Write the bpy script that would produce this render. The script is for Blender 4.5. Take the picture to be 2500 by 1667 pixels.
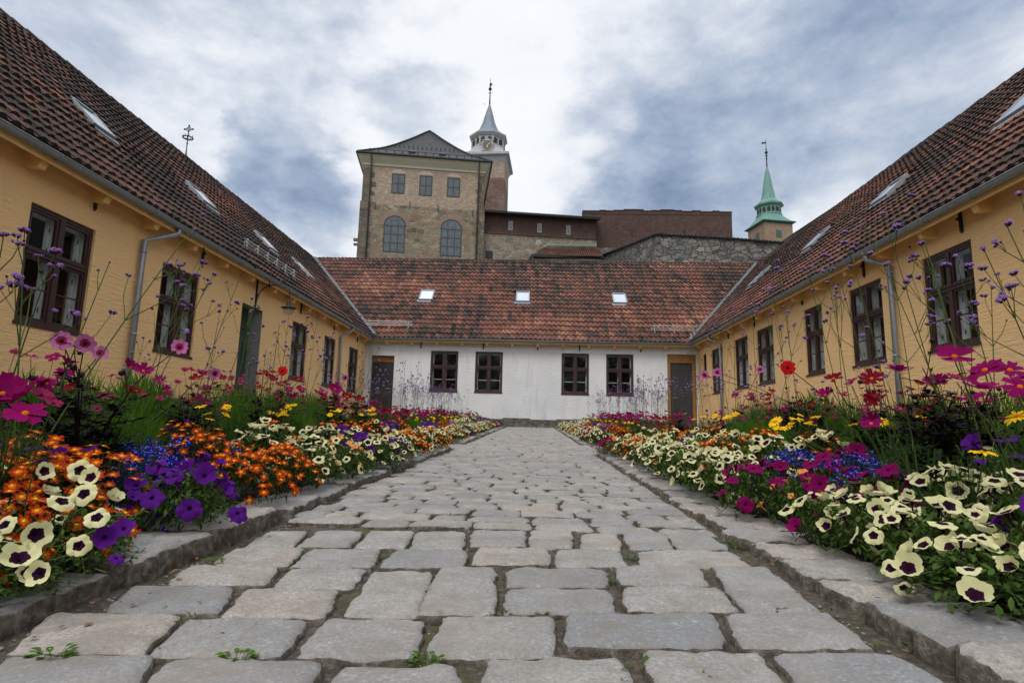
import bpy, math, random
import numpy as np
from mathutils import Vector, Matrix, noise
R_ = random.Random(7)
rad = math.radians
for o in list(bpy.data.objects): bpy.data.objects.remove(o)
SC = bpy.context.scene
COL = SC.collection

# ------------------------------------------------------------------ camera
F_PX, PITCH, YAW, ROLL = 1398.16, 0.1503, 0.0357, 0.0238     # photo is 2500 x 1667
def cam_axes():
    cy, sy, cp, sp = math.cos(YAW), math.sin(YAW), math.cos(PITCH), math.sin(PITCH)
    f = Vector((-sy*cp, cy*cp, sp)); r0 = Vector((cy, sy, 0)); u0 = r0.cross(f)
    cr, sr = math.cos(ROLL), math.sin(ROLL)
    return cr*r0 + sr*u0, -sr*r0 + cr*u0, f
CR, CU, CF = cam_axes()
cd = bpy.data.cameras.new('camera'); cam = bpy.data.objects.new('camera', cd); COL.objects.link(cam)
m = Matrix((CR, CU, -CF)).transposed().to_4x4(); cam.matrix_world = m
cd.sensor_width = 36; cd.lens = F_PX/2500*36; cd.clip_start = .02; cd.clip_end = 3000
SC.camera = cam
def ray(px, py): return CF + CR*((px-1250)/F_PX) - CU*((py-833.5)/F_PX)
def at(px, py, Y):
    d = ray(px, py); return d*(Y/d.y)
GS = .0251
def gz(x, y):
    yy = max(-2, min(y, 22.2)); return -.5 + GS*yy
def gnd(px, py):
    d = ray(px, py); return d*(.5/(GS*d.y-d.z))

# ------------------------------------------------------------------ light
SC.view_settings.view_transform = 'Standard'; SC.view_settings.look = 'None'
SC.view_settings.exposure = 0.38; SC.view_settings.gamma = 1; SC.view_settings.use_curve_mapping = False
SUN_EL, SUN_AZ = rad(52), rad(205)          # azimuth clockwise from +y: behind the camera, a little left
W = bpy.data.worlds.new('World'); SC.world = W; W.use_nodes = True
def build_world():
    nt = W.node_tree; N = nt.nodes; L = nt.links; N.clear()
    def nd(t, **k):
        n = N.new(t)
        for a, b in k.items(): setattr(n, a, b)
        return n
    def mth(op, a, b=None, clamp=False):
        n = nd('ShaderNodeMath', operation=op, use_clamp=clamp)
        for i, v in enumerate((a, b)):
            if v is None: continue
            if isinstance(v, (int, float)): n.inputs[i].default_value = v
            else: L.new(v, n.inputs[i])
        return n.outputs[0]
    out = nd('ShaderNodeOutputWorld')
    sky = nd('ShaderNodeTexSky', sky_type='NISHITA'); sky.sun_disc = False
    sky.sun_elevation = SUN_EL; sky.sun_rotation = SUN_AZ
    bg1 = nd('ShaderNodeBackground'); bg1.inputs[1].default_value = .1; L.new(sky.outputs[0], bg1.inputs[0])
    tc = nd('ShaderNodeTexCoord'); sep = nd('ShaderNodeSeparateXYZ'); L.new(tc.outputs['Generated'], sep.inputs[0])
    zz = mth('ADD', mth('MAXIMUM', sep.outputs[2], 0.0), .22)
    cmb = nd('ShaderNodeCombineXYZ'); L.new(mth('DIVIDE', sep.outputs[0], zz), cmb.inputs[0]); L.new(mth('DIVIDE', sep.outputs[1], zz), cmb.inputs[1])
    def nz(scale, det, rough, dist=0, off=0.0, vec=None):
        mp = nd('ShaderNodeMapping'); L.new(vec or cmb.outputs[0], mp.inputs[0]); mp.inputs['Location'].default_value = (off, off*1.7, off*.6)
        n = nd('ShaderNodeTexNoise'); n.inputs['Scale'].default_value = scale; n.inputs['Detail'].default_value = det
        n.inputs['Roughness'].default_value = rough; n.inputs['Distortion'].default_value = dist
        L.new(mp.outputs[0], n.inputs[0]); return n
    fl = nd('ShaderNodeMapping'); L.new(tc.outputs['Generated'], fl.inputs[0]); fl.inputs['Scale'].default_value = (1, 1, 1.75)
    n1 = nz(2.3, 9, .58, .25, 3.1, fl.outputs[0]); n2 = nz(5.6, 9, .60, .15, 9.3, fl.outputs[0]); n3 = nz(.9, 4, .5, .3, 5.2)
    # the direction, shaken by noise, is compared with the places of the main cloud banks
    wn = nz(2.6, 6, .6, 0, 1.4)
    vs = nd('ShaderNodeVectorMath', operation='SUBTRACT'); L.new(wn.outputs['Color'], vs.inputs[0]); vs.inputs[1].default_value = (.5, .5, .5)
    vm = nd('ShaderNodeVectorMath', operation='SCALE'); L.new(vs.outputs[0], vm.inputs[0]); vm.inputs['Scale'].default_value = .26
    va = nd('ShaderNodeVectorMath', operation='ADD'); L.new(tc.outputs['Generated'], va.inputs[0]); L.new(vm.outputs[0], va.inputs[1])
    vn = nd('ShaderNodeVectorMath', operation='NORMALIZE'); L.new(va.outputs[0], vn.inputs[0])
    # dense (dark) banks positive, bright gaps negative : (px, py, radius deg, weight, softness)
    banks = [(2050,200,20,.34), (2330,60,15,.16), (1750,420,9,.20), (1560,210,8,.10), (700,465,6.5,.42), (830,500,4.5,.3), (610,430,4,.2), (300,60,22,.13), (700,10,10,.10),
             (900,190,10,.06), (1560,480,6,.2), (1150,250,13,-.22), (1120,60,9,-.10), (640,300,12,-.14), (620,590,7,-.20), (830,400,6,-.16), (560,20,6,-.05),
             (1290,420,8,-.16), (1650,60,7,-.16), (2120,500,9,-.20), (2420,200,6,-.14), (1330,150,4,.12), (1030,245,5,.34), (1410,370,4.5,.16), (1900,500,12,-.06)]
    acc = mth('MULTIPLY', mth('SUBTRACT', n1.outputs[0], .5), 1.0)
    acc = mth('ADD', acc, mth('MULTIPLY', mth('SUBTRACT', n2.outputs[0], .5), 1.15))
    acc = mth('ADD', acc, mth('MULTIPLY', mth('SUBTRACT', n3.outputs[0], .5), .35))
    for px, py, r, w in banks:
        d = ray(px, py).normalized()
        dt = nd('ShaderNodeVectorMath', operation='DOT_PRODUCT'); L.new(vn.outputs[0], dt.inputs[0]); dt.inputs[1].default_value = d
        mr = nd('ShaderNodeMapRange', interpolation_type='SMOOTHERSTEP'); L.new(dt.outputs['Value'], mr.inputs[0])
        mr.inputs['From Min'].default_value = math.cos(rad(r*1.25)); mr.inputs['From Max'].default_value = math.cos(rad(r*.25))
        mr.inputs['To Max'].default_value = w*(1.0 if w > 0 else .75)
        acc = mth('ADD', acc, mr.outputs[0])
    n4 = nz(14, 8, .62, .2, 4.4, fl.outputs[0]); acc = mth('ADD', acc, mth('MULTIPLY', mth('SUBTRACT', n4.outputs[0], .5), .42))
    acc = mth('MULTIPLY', mth('ADD', acc, .31+.21), .74, True)
    rp = nd('ShaderNodeValToRGB'); e = rp.color_ramp.elements
    e[0].position = 0.0; e[0].color = (.78, .79, .81, 1)
    e[1].position = 1.0; e[1].color = (.15, .205, .30, 1)
    for p, c in ((.25, (.74, .755, .785, 1)), (.38, (.64, .67, .72, 1)), (.50, (.50, .545, .62, 1)), (.64, (.37, .43, .53, 1)), (.80, (.25, .315, .43, 1))):
        x = e.new(p); x.color = c
    L.new(acc, rp.inputs[0])
    # an overcast sky is brightest overhead; unseen extra brightness behind the camera is added light
    m1 = nd('ShaderNodeMapRange', interpolation_type='SMOOTHSTEP'); L.new(sep.outputs[2], m1.inputs[0]); m1.inputs['From Min'].default_value = .60; m1.inputs['From Max'].default_value = .95; m1.inputs['To Max'].default_value = .9
    m2 = nd('ShaderNodeMapRange', interpolation_type='SMOOTHSTEP'); L.new(mth('MULTIPLY', sep.outputs[1], -1.0), m2.inputs[0]); m2.inputs['From Min'].default_value = -.1; m2.inputs['From Max'].default_value = .6; m2.inputs['To Max'].default_value = .45
    bg2 = nd('ShaderNodeBackground'); L.new(rp.outputs[0], bg2.inputs[0]); L.new(mth('ADD', mth('ADD', m1.outputs[0], m2.outputs[0]), 1.0), bg2.inputs[1])
    mx = nd('ShaderNodeMixShader'); mx.inputs[0].default_value = .94
    L.new(bg1.outputs[0], mx.inputs[1]); L.new(bg2.outputs[0], mx.inputs[2]); L.new(mx.outputs[0], out.inputs[0])
build_world()
sl = bpy.data.lights.new('sun', 'SUN'); sl.energy = 1.2; sl.angle = rad(22); sl.color = (1, .965, .91)
so = bpy.data.objects.new('sun', sl); COL.objects.link(so)
sd = Vector((math.sin(SUN_AZ)*math.cos(SUN_EL), math.cos(SUN_AZ)*math.cos(SUN_EL), math.sin(SUN_EL)))
so.rotation_euler = sd.to_track_quat('Z', 'Y').to_euler(); so.location = sd*60

# ------------------------------------------------------------------ mesh helpers
class MB:
    def __init__(s): s.v = []; s.f = []; s.m = []; s.r = []; s.cur = 0; s.rnd = 0.5
    def face(s, idx, m=None): s.f.append(tuple(idx)); s.m.append(s.cur if m is None else m); s.r.append(s.rnd)
    def poly(s, pts, m=None):
        n = len(s.v); s.v.extend(tuple(p) for p in pts); s.face(range(n, n+len(pts)), m)
    def hexa(s, p, m=None):     # 8 points: bottom 0-3 (ccw from above), top 4-7
        n = len(s.v); s.v.extend(tuple(q) for q in p)
        for f in ((3,2,1,0), (4,5,6,7), (0,1,5,4), (1,2,6,5), (2,3,7,6), (3,0,4,7)): s.face([n+i for i in f], m)
    def box(s, a, b, m=None):
        (x0,y0,z0), (x1,y1,z1) = a, b
        s.hexa([(x0,y0,z0),(x1,y0,z0),(x1,y1,z0),(x0,y1,z0),(x0,y0,z1),(x1,y0,z1),(x1,y1,z1),(x0,y1,z1)], m)
    def bar(s, a, b, w, h, up=(0,0,1), m=None):
        a, b = Vector(a), Vector(b); d = (b-a).normalized(); u = Vector(up)
        sd_ = d.cross(u)
        if sd_.length < 1e-4: sd_ = d.cross(Vector((1,0,0)))
        sd_ = sd_.normalized()*w/2; u = sd_.normalized().cross(d)*h/2
        s.hexa([a-sd_-u, a+sd_-u, b+sd_-u, b-sd_-u, a-sd_+u, a+sd_+u, b+sd_+u, b-sd_+u], m)
    def tube(s, pts, r, n=8, m=None, cap=True, a0=0, a1=2*math.pi):
        pts = [Vector(p) for p in pts]; rs = r if isinstance(r, (list, tuple)) else [r]*len(pts)
        base = len(s.v); ref = None; full = abs(a1-a0-2*math.pi) < 1e-6; k = n if full else n+1
        for i, p in enumerate(pts):
            d = (pts[min(i+1, len(pts)-1)]-pts[max(i-1, 0)])
            d = d.normalized() if d.length > 1e-9 else Vector((0,0,1))
            if ref is None:
                ref = d.cross(Vector((0,0,1)))
                if ref.length < 1e-3: ref = Vector((1,0,0))
                ref.normalize()
            x = (ref-d*ref.dot(d)).normalized(); ref = x; y = d.cross(x)
            for j in range(k):
                a = a0+(a1-a0)*j/n; s.v.append(tuple(p+(x*math.cos(a)+y*math.sin(a))*rs[i]))
        for i in range(len(pts)-1):
            for j in range(n):
                j2 = (j+1) % k if full else j+1
                s.face([base+i*k+j, base+i*k+j2, base+(i+1)*k+j2, base+(i+1)*k+j], m)
        if cap and full and n > 3:
            s.face([base+j for j in reversed(range(k))], m); s.face([base+(len(pts)-1)*k+j for j in range(k)], m)
    def lathe(s, c, prof, n=16, m=None, ph=0, axis=None, mats=None):
        c = Vector(c); b = len(s.v)
        if axis is None: X, Y, Z = Vector((1,0,0)), Vector((0,1,0)), Vector((0,0,1))
        else:
            Z = Vector(axis).normalized(); X = Z.orthogonal().normalized(); Y = Z.cross(X)
        for (r, z) in prof:
            for j in range(n):
                a = ph+2*math.pi*j/n; s.v.append(tuple(c+X*(r*math.cos(a))+Y*(r*math.sin(a))+Z*z))
        for i in range(len(prof)-1):
            for j in range(n):
                s.face([b+i*n+j, b+i*n+(j+1)%n, b+(i+1)*n+(j+1)%n, b+(i+1)*n+j], mats[i] if mats else m)
    def ball(s, c, r, n=8, m=None, sq=1.0):
        k = max(3, n//2); s.lathe(c, [(r*math.sin(math.pi*i/k)+1e-5, -r*sq*math.cos(math.pi*i/k)) for i in range(k+1)], n, m)
    def build(s, name, mats, parent=None, smooth=False, link=True):
        me = mesh_of(s, name, mats, smooth)
        o = bpy.data.objects.new(name, me)
        if link: COL.objects.link(o)
        if parent is not None: o.parent = parent
        return o
def mesh_of(s, name, mats, smooth=False):
    me = bpy.data.meshes.new(name); me.from_pydata(s.v, [], s.f)
    if not isinstance(mats, (list, tuple)): mats = [mats]
    for q in mats: me.materials.append(q)
    me.polygons.foreach_set('material_index', s.m)
    at_ = me.attributes.new('rnd', 'FLOAT', 'FACE'); at_.data.foreach_set('value', s.r)
    if smooth: me.polygons.foreach_set('use_smooth', [True]*len(s.f))
    me.update(); return me
def tag(o, label=None, cat=None, group=None, kind=None):
    if label: o['label'] = label
    if cat: o['category'] = cat
    if group: o['group'] = group
    if kind: o['kind'] = kind
    return o
def empty(name, loc, label, cat, group=None, kind=None, rz=0):
    o = bpy.data.objects.new(name, None); COL.objects.link(o); o.location = loc; o.rotation_euler.z = rz
    o.empty_display_size = .1
    return tag(o, label, cat, group, kind)
def rel(o, parent):     # parent a mesh whose vertices are in world space
    o.parent = parent; o.matrix_parent_inverse = Matrix.Translation(parent.location).inverted(); return o

# ------------------------------------------------------------------ materials
class MT:
    def __init__(s, name):
        s.m = bpy.data.materials.new(name); s.m.use_nodes = True; s.nt = s.m.node_tree; s.N = s.nt.nodes; s.L = s.nt.links
        s.b = s.N['Principled BSDF']; s.out = s.N['Material Output']
    def nd(s, t, **k):
        n = s.N.new(t)
        for a, b in k.items(): setattr(n, a, b)
        return n
    def put(s, sock, v):
        if isinstance(v, bpy.types.NodeSocket): s.L.new(v, sock)
        elif isinstance(v, (tuple, list)) and len(v) == 3 and sock.type == 'RGBA': sock.default_value = (*v, 1)
        else: sock.default_value = v
    def obj(s): return s.nd('ShaderNodeTexCoord').outputs['Object']
    def rnd(s): return s.nd('ShaderNodeAttribute', attribute_name='rnd').outputs['Fac']
    def math(s, op, a, b=None, clamp=False):
        n = s.nd('ShaderNodeMath', operation=op, use_clamp=clamp); s.put(n.inputs[0], a)
        if b is not None: s.put(n.inputs[1], b)
        return n.outputs[0]
    def scale(s, v, sc, loc=(0,0,0)):
        n = s.nd('ShaderNodeMapping'); s.put(n.inputs[0], v); n.inputs['Scale'].default_value = sc; n.inputs['Location'].default_value = loc; return n.outputs[0]
    def noise(s, v, sc, det=4, rough=.55, dist=0, col=False):
        n = s.nd('ShaderNodeTexNoise'); s.put(n.inputs[0], v); n.inputs['Scale'].default_value = sc; n.inputs['Detail'].default_value = det
        n.inputs['Roughness'].default_value = rough; n.inputs['Distortion'].default_value = dist; return n.outputs['Color' if col else 'Fac']
    def ramp(s, v, stops, interp='LINEAR'):
        n = s.nd('ShaderNodeValToRGB'); s.put(n.inputs[0], v); n.color_ramp.interpolation = interp; e = n.color_ramp.elements
        for i, (p, c) in enumerate(stops):
            x = e[i] if i < 2 else e.new(p)
            x.position = p; x.color = (*c, 1) if len(c) == 3 else c
        return n.outputs[0]
    def mix(s, f, a, b, mode='MIX'):
        n = s.nd('ShaderNodeMix', data_type='RGBA', blend_type=mode); s.put(n.inputs[0], f); s.put(n.inputs[6], a); s.put(n.inputs[7], b); return n.outputs[2]
    def bump(s, h, st=.5, dist=.02, nrm=None):
        n = s.nd('ShaderNodeBump'); s.put(n.inputs['Height'], h); n.inputs['Strength'].default_value = st; n.inputs['Distance'].default_value = dist
        if nrm is not None: s.put(n.inputs['Normal'], nrm)
        return n.outputs[0]
    def fin(s, col=None, rough=.8, nrm=None, metal=0, spec=.4):
        if col is not None: s.put(s.b.inputs['Base Color'], col)
        s.put(s.b.inputs['Roughness'], rough); s.b.inputs['Metallic'].default_value = metal; s.b.inputs['Specular IOR Level'].default_value = spec
        if nrm is not None: s.put(s.b.inputs['Normal'], nrm)
        return s.m
    def wallvec(s, v=None):     # (x+y, z) : a wall along x or along y
        v = v or s.obj(); sp = s.nd('ShaderNodeSeparateXYZ'); s.put(sp.inputs[0], v); c = s.nd('ShaderNodeCombineXYZ')
        s.put(c.inputs[0], s.math('ADD', sp.outputs[0], sp.outputs[1])); s.put(c.inputs[1], sp.outputs[2]); return c.outputs[0]
def simple(name, c, rough=.6, metal=0, var=.15, sc=8, bump=.1, spec=.4, bsc=60):
    t = MT(name); v = t.obj(); n = t.noise(v, sc, 5, .6)
    col = t.mix(n, tuple(x*(1-var) for x in c), tuple(min(1, x*(1+var)) for x in c))
    return t.fin(col, rough, t.bump(t.noise(v, bsc, 3), bump, .004) if bump else None, metal, spec)

def painted_brick(name, base, dirt, stain, bs=.9):
    t = MT(name); v = t.wallvec(); wob = t.noise(v, 3.5, 3, .5, 0, True)
    vv = t.mix(.03, v, wob, 'ADD'); b = t.nd('ShaderNodeTexBrick'); t.put(b.inputs['Vector'], vv)
    b.inputs['Scale'].default_value = 1; b.inputs['Brick Width'].default_value = .235; b.inputs['Row Height'].default_value = .077
    b.inputs['Mortar Size'].default_value = .012; b.inputs['Mortar Smooth'].default_value = .6; b.offset = .5
    b.inputs['Color1'].default_value = (1,1,1,1); b.inputs['Color2'].default_value = (.55,.55,.55,1); b.inputs['Mortar'].default_value = (0,0,0,1)
    h = t.math('ADD', t.math('MULTIPLY', b.outputs['Color'], .20), t.math('MULTIPLY', t.noise(v, 38, 4, .6), .8))
    h = t.math('ADD', h, t.math('MULTIPLY', t.noise(t.scale(v, (2.2, 12, 1)), 2.0, 6, .7), 2.3))
    o = t.obj(); n1 = t.noise(o, 1.3, 6, .62); n2 = t.noise(t.scale(o, (1, 1, .22)), 2.9, 6, .7)
    col = t.mix(t.ramp(n1, [(.35, (0,0,0)), (.7, (1,1,1))]), base, dirt)
    col = t.mix(t.math('MULTIPLY', t.ramp(n2, [(.54, (0,0,0)), (.70, (1,1,1))]), .55), col, stain)
    n3 = t.noise(o, 4.5, 5, .7); col = t.mix(t.math('MULTIPLY', t.ramp(n3, [(.60, (0,0,0)), (.70, (1,1,1))]), .4), col, tuple(min(1, x*1.12) for x in base))
    fl = t.noise(t.scale(v, (5, 30, 1)), 1.9, 4, .7)
    col = t.mix(t.math('MULTIPLY', t.ramp(fl, [(.69, (0,0,0)), (.74, (1,1,1))]), .30), col, tuple(x*.45 for x in stain))
    return t.fin(col, .85, t.bump(h, bs, .014), 0, .25)
M = {}
M['yellow'] = painted_brick('yellow_limewash', (.86,.545,.245), (.80,.525,.26), (.68,.49,.30))
M['white'] = painted_brick('white_limewash', (.70,.695,.69), (.62,.62,.62), (.43,.425,.42), .6)
M['soffit'] = simple('yellow_painted_timber', (.80,.49,.20), .7, 0, .2, 5)
M['brown'] = simple('brown_window_paint', (.043,.018,.017), .45, 0, .3, 9, .15)
M['cream_paint'] = simple('white_window_paint', (.80,.79,.75), .5, 0, .12, 6)
M['iron'] = simple('black_iron', (.018,.017,.018), .5, .4, .3, 12)
M['zinc'] = simple('zinc', (.27,.29,.315), .45, .45, .25, 7, .1)
M['lead'] = simple('lead_flashing', (.11,.118,.13), .55, .3, .3, 9, .2)
M['steel'] = simple('galvanised_steel', (.42,.42,.40), .45, .6, .2, 9)
M['door_grey'] = simple('dark_grey_door_paint', (.035,.036,.040), .5, 0, .2, 5)
M['jamb'] = simple('grey_rendered_jamb', (.22,.22,.21), .85, 0, .3, 5, .4, .3, 30)
M['ochre'] = simple('ochre_timber', (.26,.12,.03), .6, 0, .4, 9)
M['dark'] = simple('dim_room_paint', (.022,.021,.020), .9, 0, .2, 3)
M['curtain'] = simple('pale_inner_blind', (.6,.6,.6), .8, 0, .1, 3)
M['copper'] = simple('green_copper', (.115,.235,.19), .6, .1, .35, 1.6, .2)
M['copper_dark'] = simple('dark_copper_trim', (.03,.09,.075), .6, .1, .3, 2)
M['spire_grey'] = simple('grey_spire_lead', (.15,.175,.215), .6, .15, .3, 1.2, .2)
M['white_stucco'] = simple('pale_grey_stucco', (.33,.335,.33), .8, 0, .2, 1.5)
M['cornice'] = simple('cream_cornice', (.37,.34,.255), .8, 0, .15, 1.0)
M['gold_dull'] = simple('dull_gilding', (.26,.215,.12), .6, .2, .1)
M['gold'] = simple('gilded_hands', (.75,.55,.18), .35, .6, .1)
M['bark'] = simple('dark_rusty_pipe', (.05,.035,.03), .6, .2, .2)

def glass_mat(name, tint=(.80,.84,.84), refl=1.0):
    t = MT(name); t.N.remove(t.b); ge = t.nd('ShaderNodeNewGeometry'); dt = t.nd('ShaderNodeVectorMath', operation='DOT_PRODUCT'); t.L.new(ge.outputs['Normal'], dt.inputs[0]); t.L.new(ge.outputs['Incoming'], dt.inputs[1])
    fac = t.math('ADD', t.math('MULTIPLY', t.math('POWER', t.math('SUBTRACT', 1.0, t.math('ABSOLUTE', dt.outputs['Value'])), 5.0), .96), .032)
    g = t.nd('ShaderNodeBsdfGlossy'); g.inputs['Roughness'].default_value = .02
    v = t.obj(); g_n = t.bump(t.noise(v, 5, 2), .08, .01); t.put(g.inputs['Normal'], g_n)
    tr = t.nd('ShaderNodeBsdfTransparent'); tr.inputs[0].default_value = (*tint, 1)
    mx = t.nd('ShaderNodeMixShader'); t.put(mx.inputs[0], t.math('MULTIPLY', fac, refl, True)); t.L.new(tr.outputs[0], mx.inputs[1]); t.L.new(g.outputs[0], mx.inputs[2])
    t.L.new(mx.outputs[0], t.out.inputs[0]); return t.m
M['glass'] = glass_mat('window_glass')
def sky_glass():
    t = MT('skylight_glass'); return t.fin((.10,.11,.12), .06, None, .0, 1.0)
M['sky_glass'] = sky_glass(); M['sky_glass'].node_tree.nodes['Principled BSDF'].inputs['Coat Weight'].default_value = 1.0
M['sky_glass'].node_tree.nodes['Principled BSDF'].inputs['Metallic'].default_value = .75
M['sky_glass'].node_tree.nodes['Principled BSDF'].inputs['Base Color'].default_value = (.56,.57,.60,1)
def castle_glass():
    t = MT('leaded_glass'); v = t.wallvec(); b = t.nd('ShaderNodeTexBrick'); t.put(b.inputs['Vector'], v); b.offset = 0
    b.inputs['Scale'].default_value = 1; b.inputs['Brick Width'].default_value = .34; b.inputs['Row Height'].default_value = .42; b.inputs['Mortar Size'].default_value = .016
    b.inputs['Color1'].default_value = (.018,.026,.034,1); b.inputs['Color2'].default_value = (.05,.062,.075,1); b.inputs['Mortar'].default_value = (.085,.092,.095,1)
    return t.fin(b.outputs['Color'], .2, None, 0, .8)
M['leaded'] = castle_glass()

def tile_mat(name, black=.5, hue=0):
    t = MT(name); r = t.rnd(); o = t.obj()
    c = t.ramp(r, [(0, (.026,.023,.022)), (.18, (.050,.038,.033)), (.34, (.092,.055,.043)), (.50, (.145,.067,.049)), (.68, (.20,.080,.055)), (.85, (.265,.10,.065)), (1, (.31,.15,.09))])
    big = t.noise(o, .55, 5, .62, .4)
    c = t.mix(t.math('MULTIPLY', t.ramp(big, [(.38, (0,0,0)), (.66, (1,1,1))]), black), c, (.032,.027,.025))
    n = t.noise(o, 9, 6, .7); c = t.mix(t.math('MULTIPLY', t.ramp(n, [(.46, (0,0,0)), (.68, (1,1,1))]), .55), c, (.045,.036,.031))
    n = t.noise(o, 26, 4, .6); c = t.mix(t.math('MULTIPLY', t.ramp(n, [(.66, (0,0,0)), (.72, (1,1,1))]), .4), c, (.17,.165,.14))
    return t.fin(c, .88, t.bump(t.noise(o, 60, 4, .6), .45, .006), 0, .18)
M['tiles'] = tile_mat('weathered_red_pantiles', .48)
M['tiles_dark'] = tile_mat('lichened_brown_pantiles', .85)
M['tiles_far'] = tile_mat('far_red_pantiles', .2)
def black_tiles():
    t = MT('glazed_black_tiles'); v = t.wallvec(); w = t.nd('ShaderNodeTexWave', wave_type='BANDS', bands_direction='X'); t.put(w.inputs[0], t.scale(v, (9.5,1,1))); w.inputs['Scale'].default_value = .32
    w2 = t.nd('ShaderNodeTexWave', wave_type='BANDS', bands_direction='Y', wave_profile='SAW'); t.put(w2.inputs[0], t.scale(v, (1,8.5,1))); w2.inputs['Scale'].default_value = .32
    h = t.math('ADD', w.outputs['Fac'], t.math('MULTIPLY', w2.outputs['Fac'], .7)); n = t.noise(t.obj(), 3, 3)
    return t.fin(t.mix(n, (.006,.007,.009), (.018,.019,.024)), .45, t.bump(h, .9, .10), 0, .7)
M['black_tiles'] = black_tiles()
def slate(name, c):
    t = MT(name); v = t.obj(); n = t.noise(v, 1.2, 5, .6); return t.fin(t.mix(n, tuple(x*.7 for x in c), tuple(x*1.3 for x in c)), .6, t.bump(t.noise(v, 5, 4), .4, .05))
M['slate'] = slate('grey_slate', (.16,.16,.17))

def stone_mat(name, sc, pal, mortar, zs=1.7, edge=.06, bd=.06):
    t = MT(name); o = t.obj(); d = t.mix(.22/sc*3, o, t.noise(o, sc*.9, 3, .5, 0, True), 'ADD'); v = t.scale(d, (1, 1, zs))
    vo = t.nd('ShaderNodeTexVoronoi', feature='F1'); t.put(vo.inputs['Vector'], v); vo.inputs['Scale'].default_value = sc; vo.inputs['Randomness'].default_value = .9
    ve = t.nd('ShaderNodeTexVoronoi', feature='DISTANCE_TO_EDGE'); t.put(ve.inputs['Vector'], v); ve.inputs['Scale'].default_value = sc; ve.inputs['Randomness'].default_value = .9
    sp = t.nd('ShaderNodeSeparateColor'); t.put(sp.inputs[0], vo.outputs['Color'])
    k = len(pal); c = t.ramp(sp.outputs[0], [(i/(k-1), p) for i, p in enumerate(pal)])
    c = t.mix(t.ramp(t.noise(o, sc*1.6, 6, .75), [(.36, (0,0,0)), (.62, (1,1,1))]), t.mix(.14, c, (.40,.35,.28)), t.mix(.42, c, (.04,.035,.03)), 'MIX')
    st = t.noise(o, sc*.13, 5, .6); c = t.mix(t.math('MULTIPLY', t.ramp(st, [(.45, (0,0,0)), (.75, (1,1,1))]), .45), c, (.07,.06,.05))
    e = t.ramp(ve.outputs['Distance'], [(edge*.35, (0,0,0)), (edge, (1,1,1))])
    c = t.mix(e, mortar, c)
    h = t.math('ADD', e, t.math('MULTIPLY', t.noise(o, sc*4, 5, .65), .8))
    return t.fin(c, .9, t.bump(h, .9, bd), 0, .2)
M['rubble'] = stone_mat('brown_rubble_masonry', 1.15, [(.14,.11,.075), (.26,.20,.13), (.19,.16,.13), (.32,.255,.17), (.09,.075,.06), (.30,.175,.08), (.23,.21,.175)], (.30,.265,.21), 1.9, .05, .08)
M['rubble_light'] = stone_mat('ochre_rubble_masonry', 1.25, [(.19,.15,.10), (.27,.22,.15), (.22,.19,.15), (.31,.26,.19), (.15,.13,.10)], (.33,.29,.23), 1.9, .05, .08)
M['rubble_grey'] = stone_mat('grey_rubble_masonry', 1.75, [(.07,.073,.07), (.15,.148,.135), (.22,.21,.185), (.11,.115,.118), (.30,.275,.235), (.045,.045,.04)], (.055,.05,.045), 1.8, .045, .10)
M['plinth'] = stone_mat('rough_plinth_stone', 3.6, [(.10,.095,.085), (.17,.155,.135), (.13,.125,.115), (.20,.18,.15)], (.12,.105,.09), 2.0, .07, .04)
M['quoin'] = simple('grey_dressed_stone', (.155,.128,.095), .9, 0, .4, .9, .6, .2, 9)
M['rubble_corner'] = stone_mat('brown_dressed_masonry', .9, [(.12,.098,.072), (.18,.145,.10), (.09,.078,.062), (.15,.125,.10)], (.14,.115,.085), 1.2, .03, .05)
def brick_mat(name, a, b_, mortar, stain, w=.36, h=.12, sa=.5):
    t = MT(name); o = t.obj(); v = t.wallvec(o); b = t.nd('ShaderNodeTexBrick'); t.put(b.inputs['Vector'], v)
    b.inputs['Scale'].default_value = 1; b.inputs['Brick Width'].default_value = w; b.inputs['Row Height'].default_value = h
    b.inputs['Mortar Size'].default_value = h*.13; b.inputs['Mortar Smooth'].default_value = .3; b.inputs['Bias'].default_value = 0
    b.inputs['Color1'].default_value = (*a, 1); b.inputs['Color2'].default_value = (*b_, 1); b.inputs['Mortar'].default_value = (*mortar, 1)
    n = t.noise(o, .35, 6, .65, .3); c = t.mix(t.math('MULTIPLY', t.ramp(n, [(.42, (0,0,0)), (.62, (1,1,1))]), sa), b.outputs['Color'], stain)
    n = t.noise(t.scale(o, (1,1,2.2)), 2.2, 6, .8); c = t.mix(t.math('MULTIPLY', t.ramp(n, [(.40, (0,0,0)), (.60, (1,1,1))]), .62), c, tuple(x*.42 for x in a)); n = t.noise(t.scale(o, (1,1,2.5)), 3.1, 5, .8); c = t.mix(t.math('MULTIPLY', t.ramp(n, [(.52, (0,0,0)), (.66, (1,1,1))]), .45), c, mortar)
    return t.fin(c, .9, t.bump(b.outputs['Fac'], -.5, .03), 0, .2)
M['brick_tan'] = brick_mat('tan_brick', (.42,.315,.225), (.19,.135,.095), (.42,.36,.29), (.24,.165,.12))
M['brick_red'] = brick_mat('dark_red_brick', (.095,.048,.038), (.052,.030,.026), (.135,.10,.085), (.058,.033,.028))
M['brick_mixed'] = brick_mat('patched_red_tan_brick', (.15,.078,.058), (.10,.055,.045), (.25,.20,.165), (.27,.20,.15), .36, .12, .8)
M['brick_green_tower'] = brick_mat('tan_tower_brick', (.30,.19,.12), (.22,.135,.09), (.34,.28,.22), (.27,.17,.12), .4, .14, .4)
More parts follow.
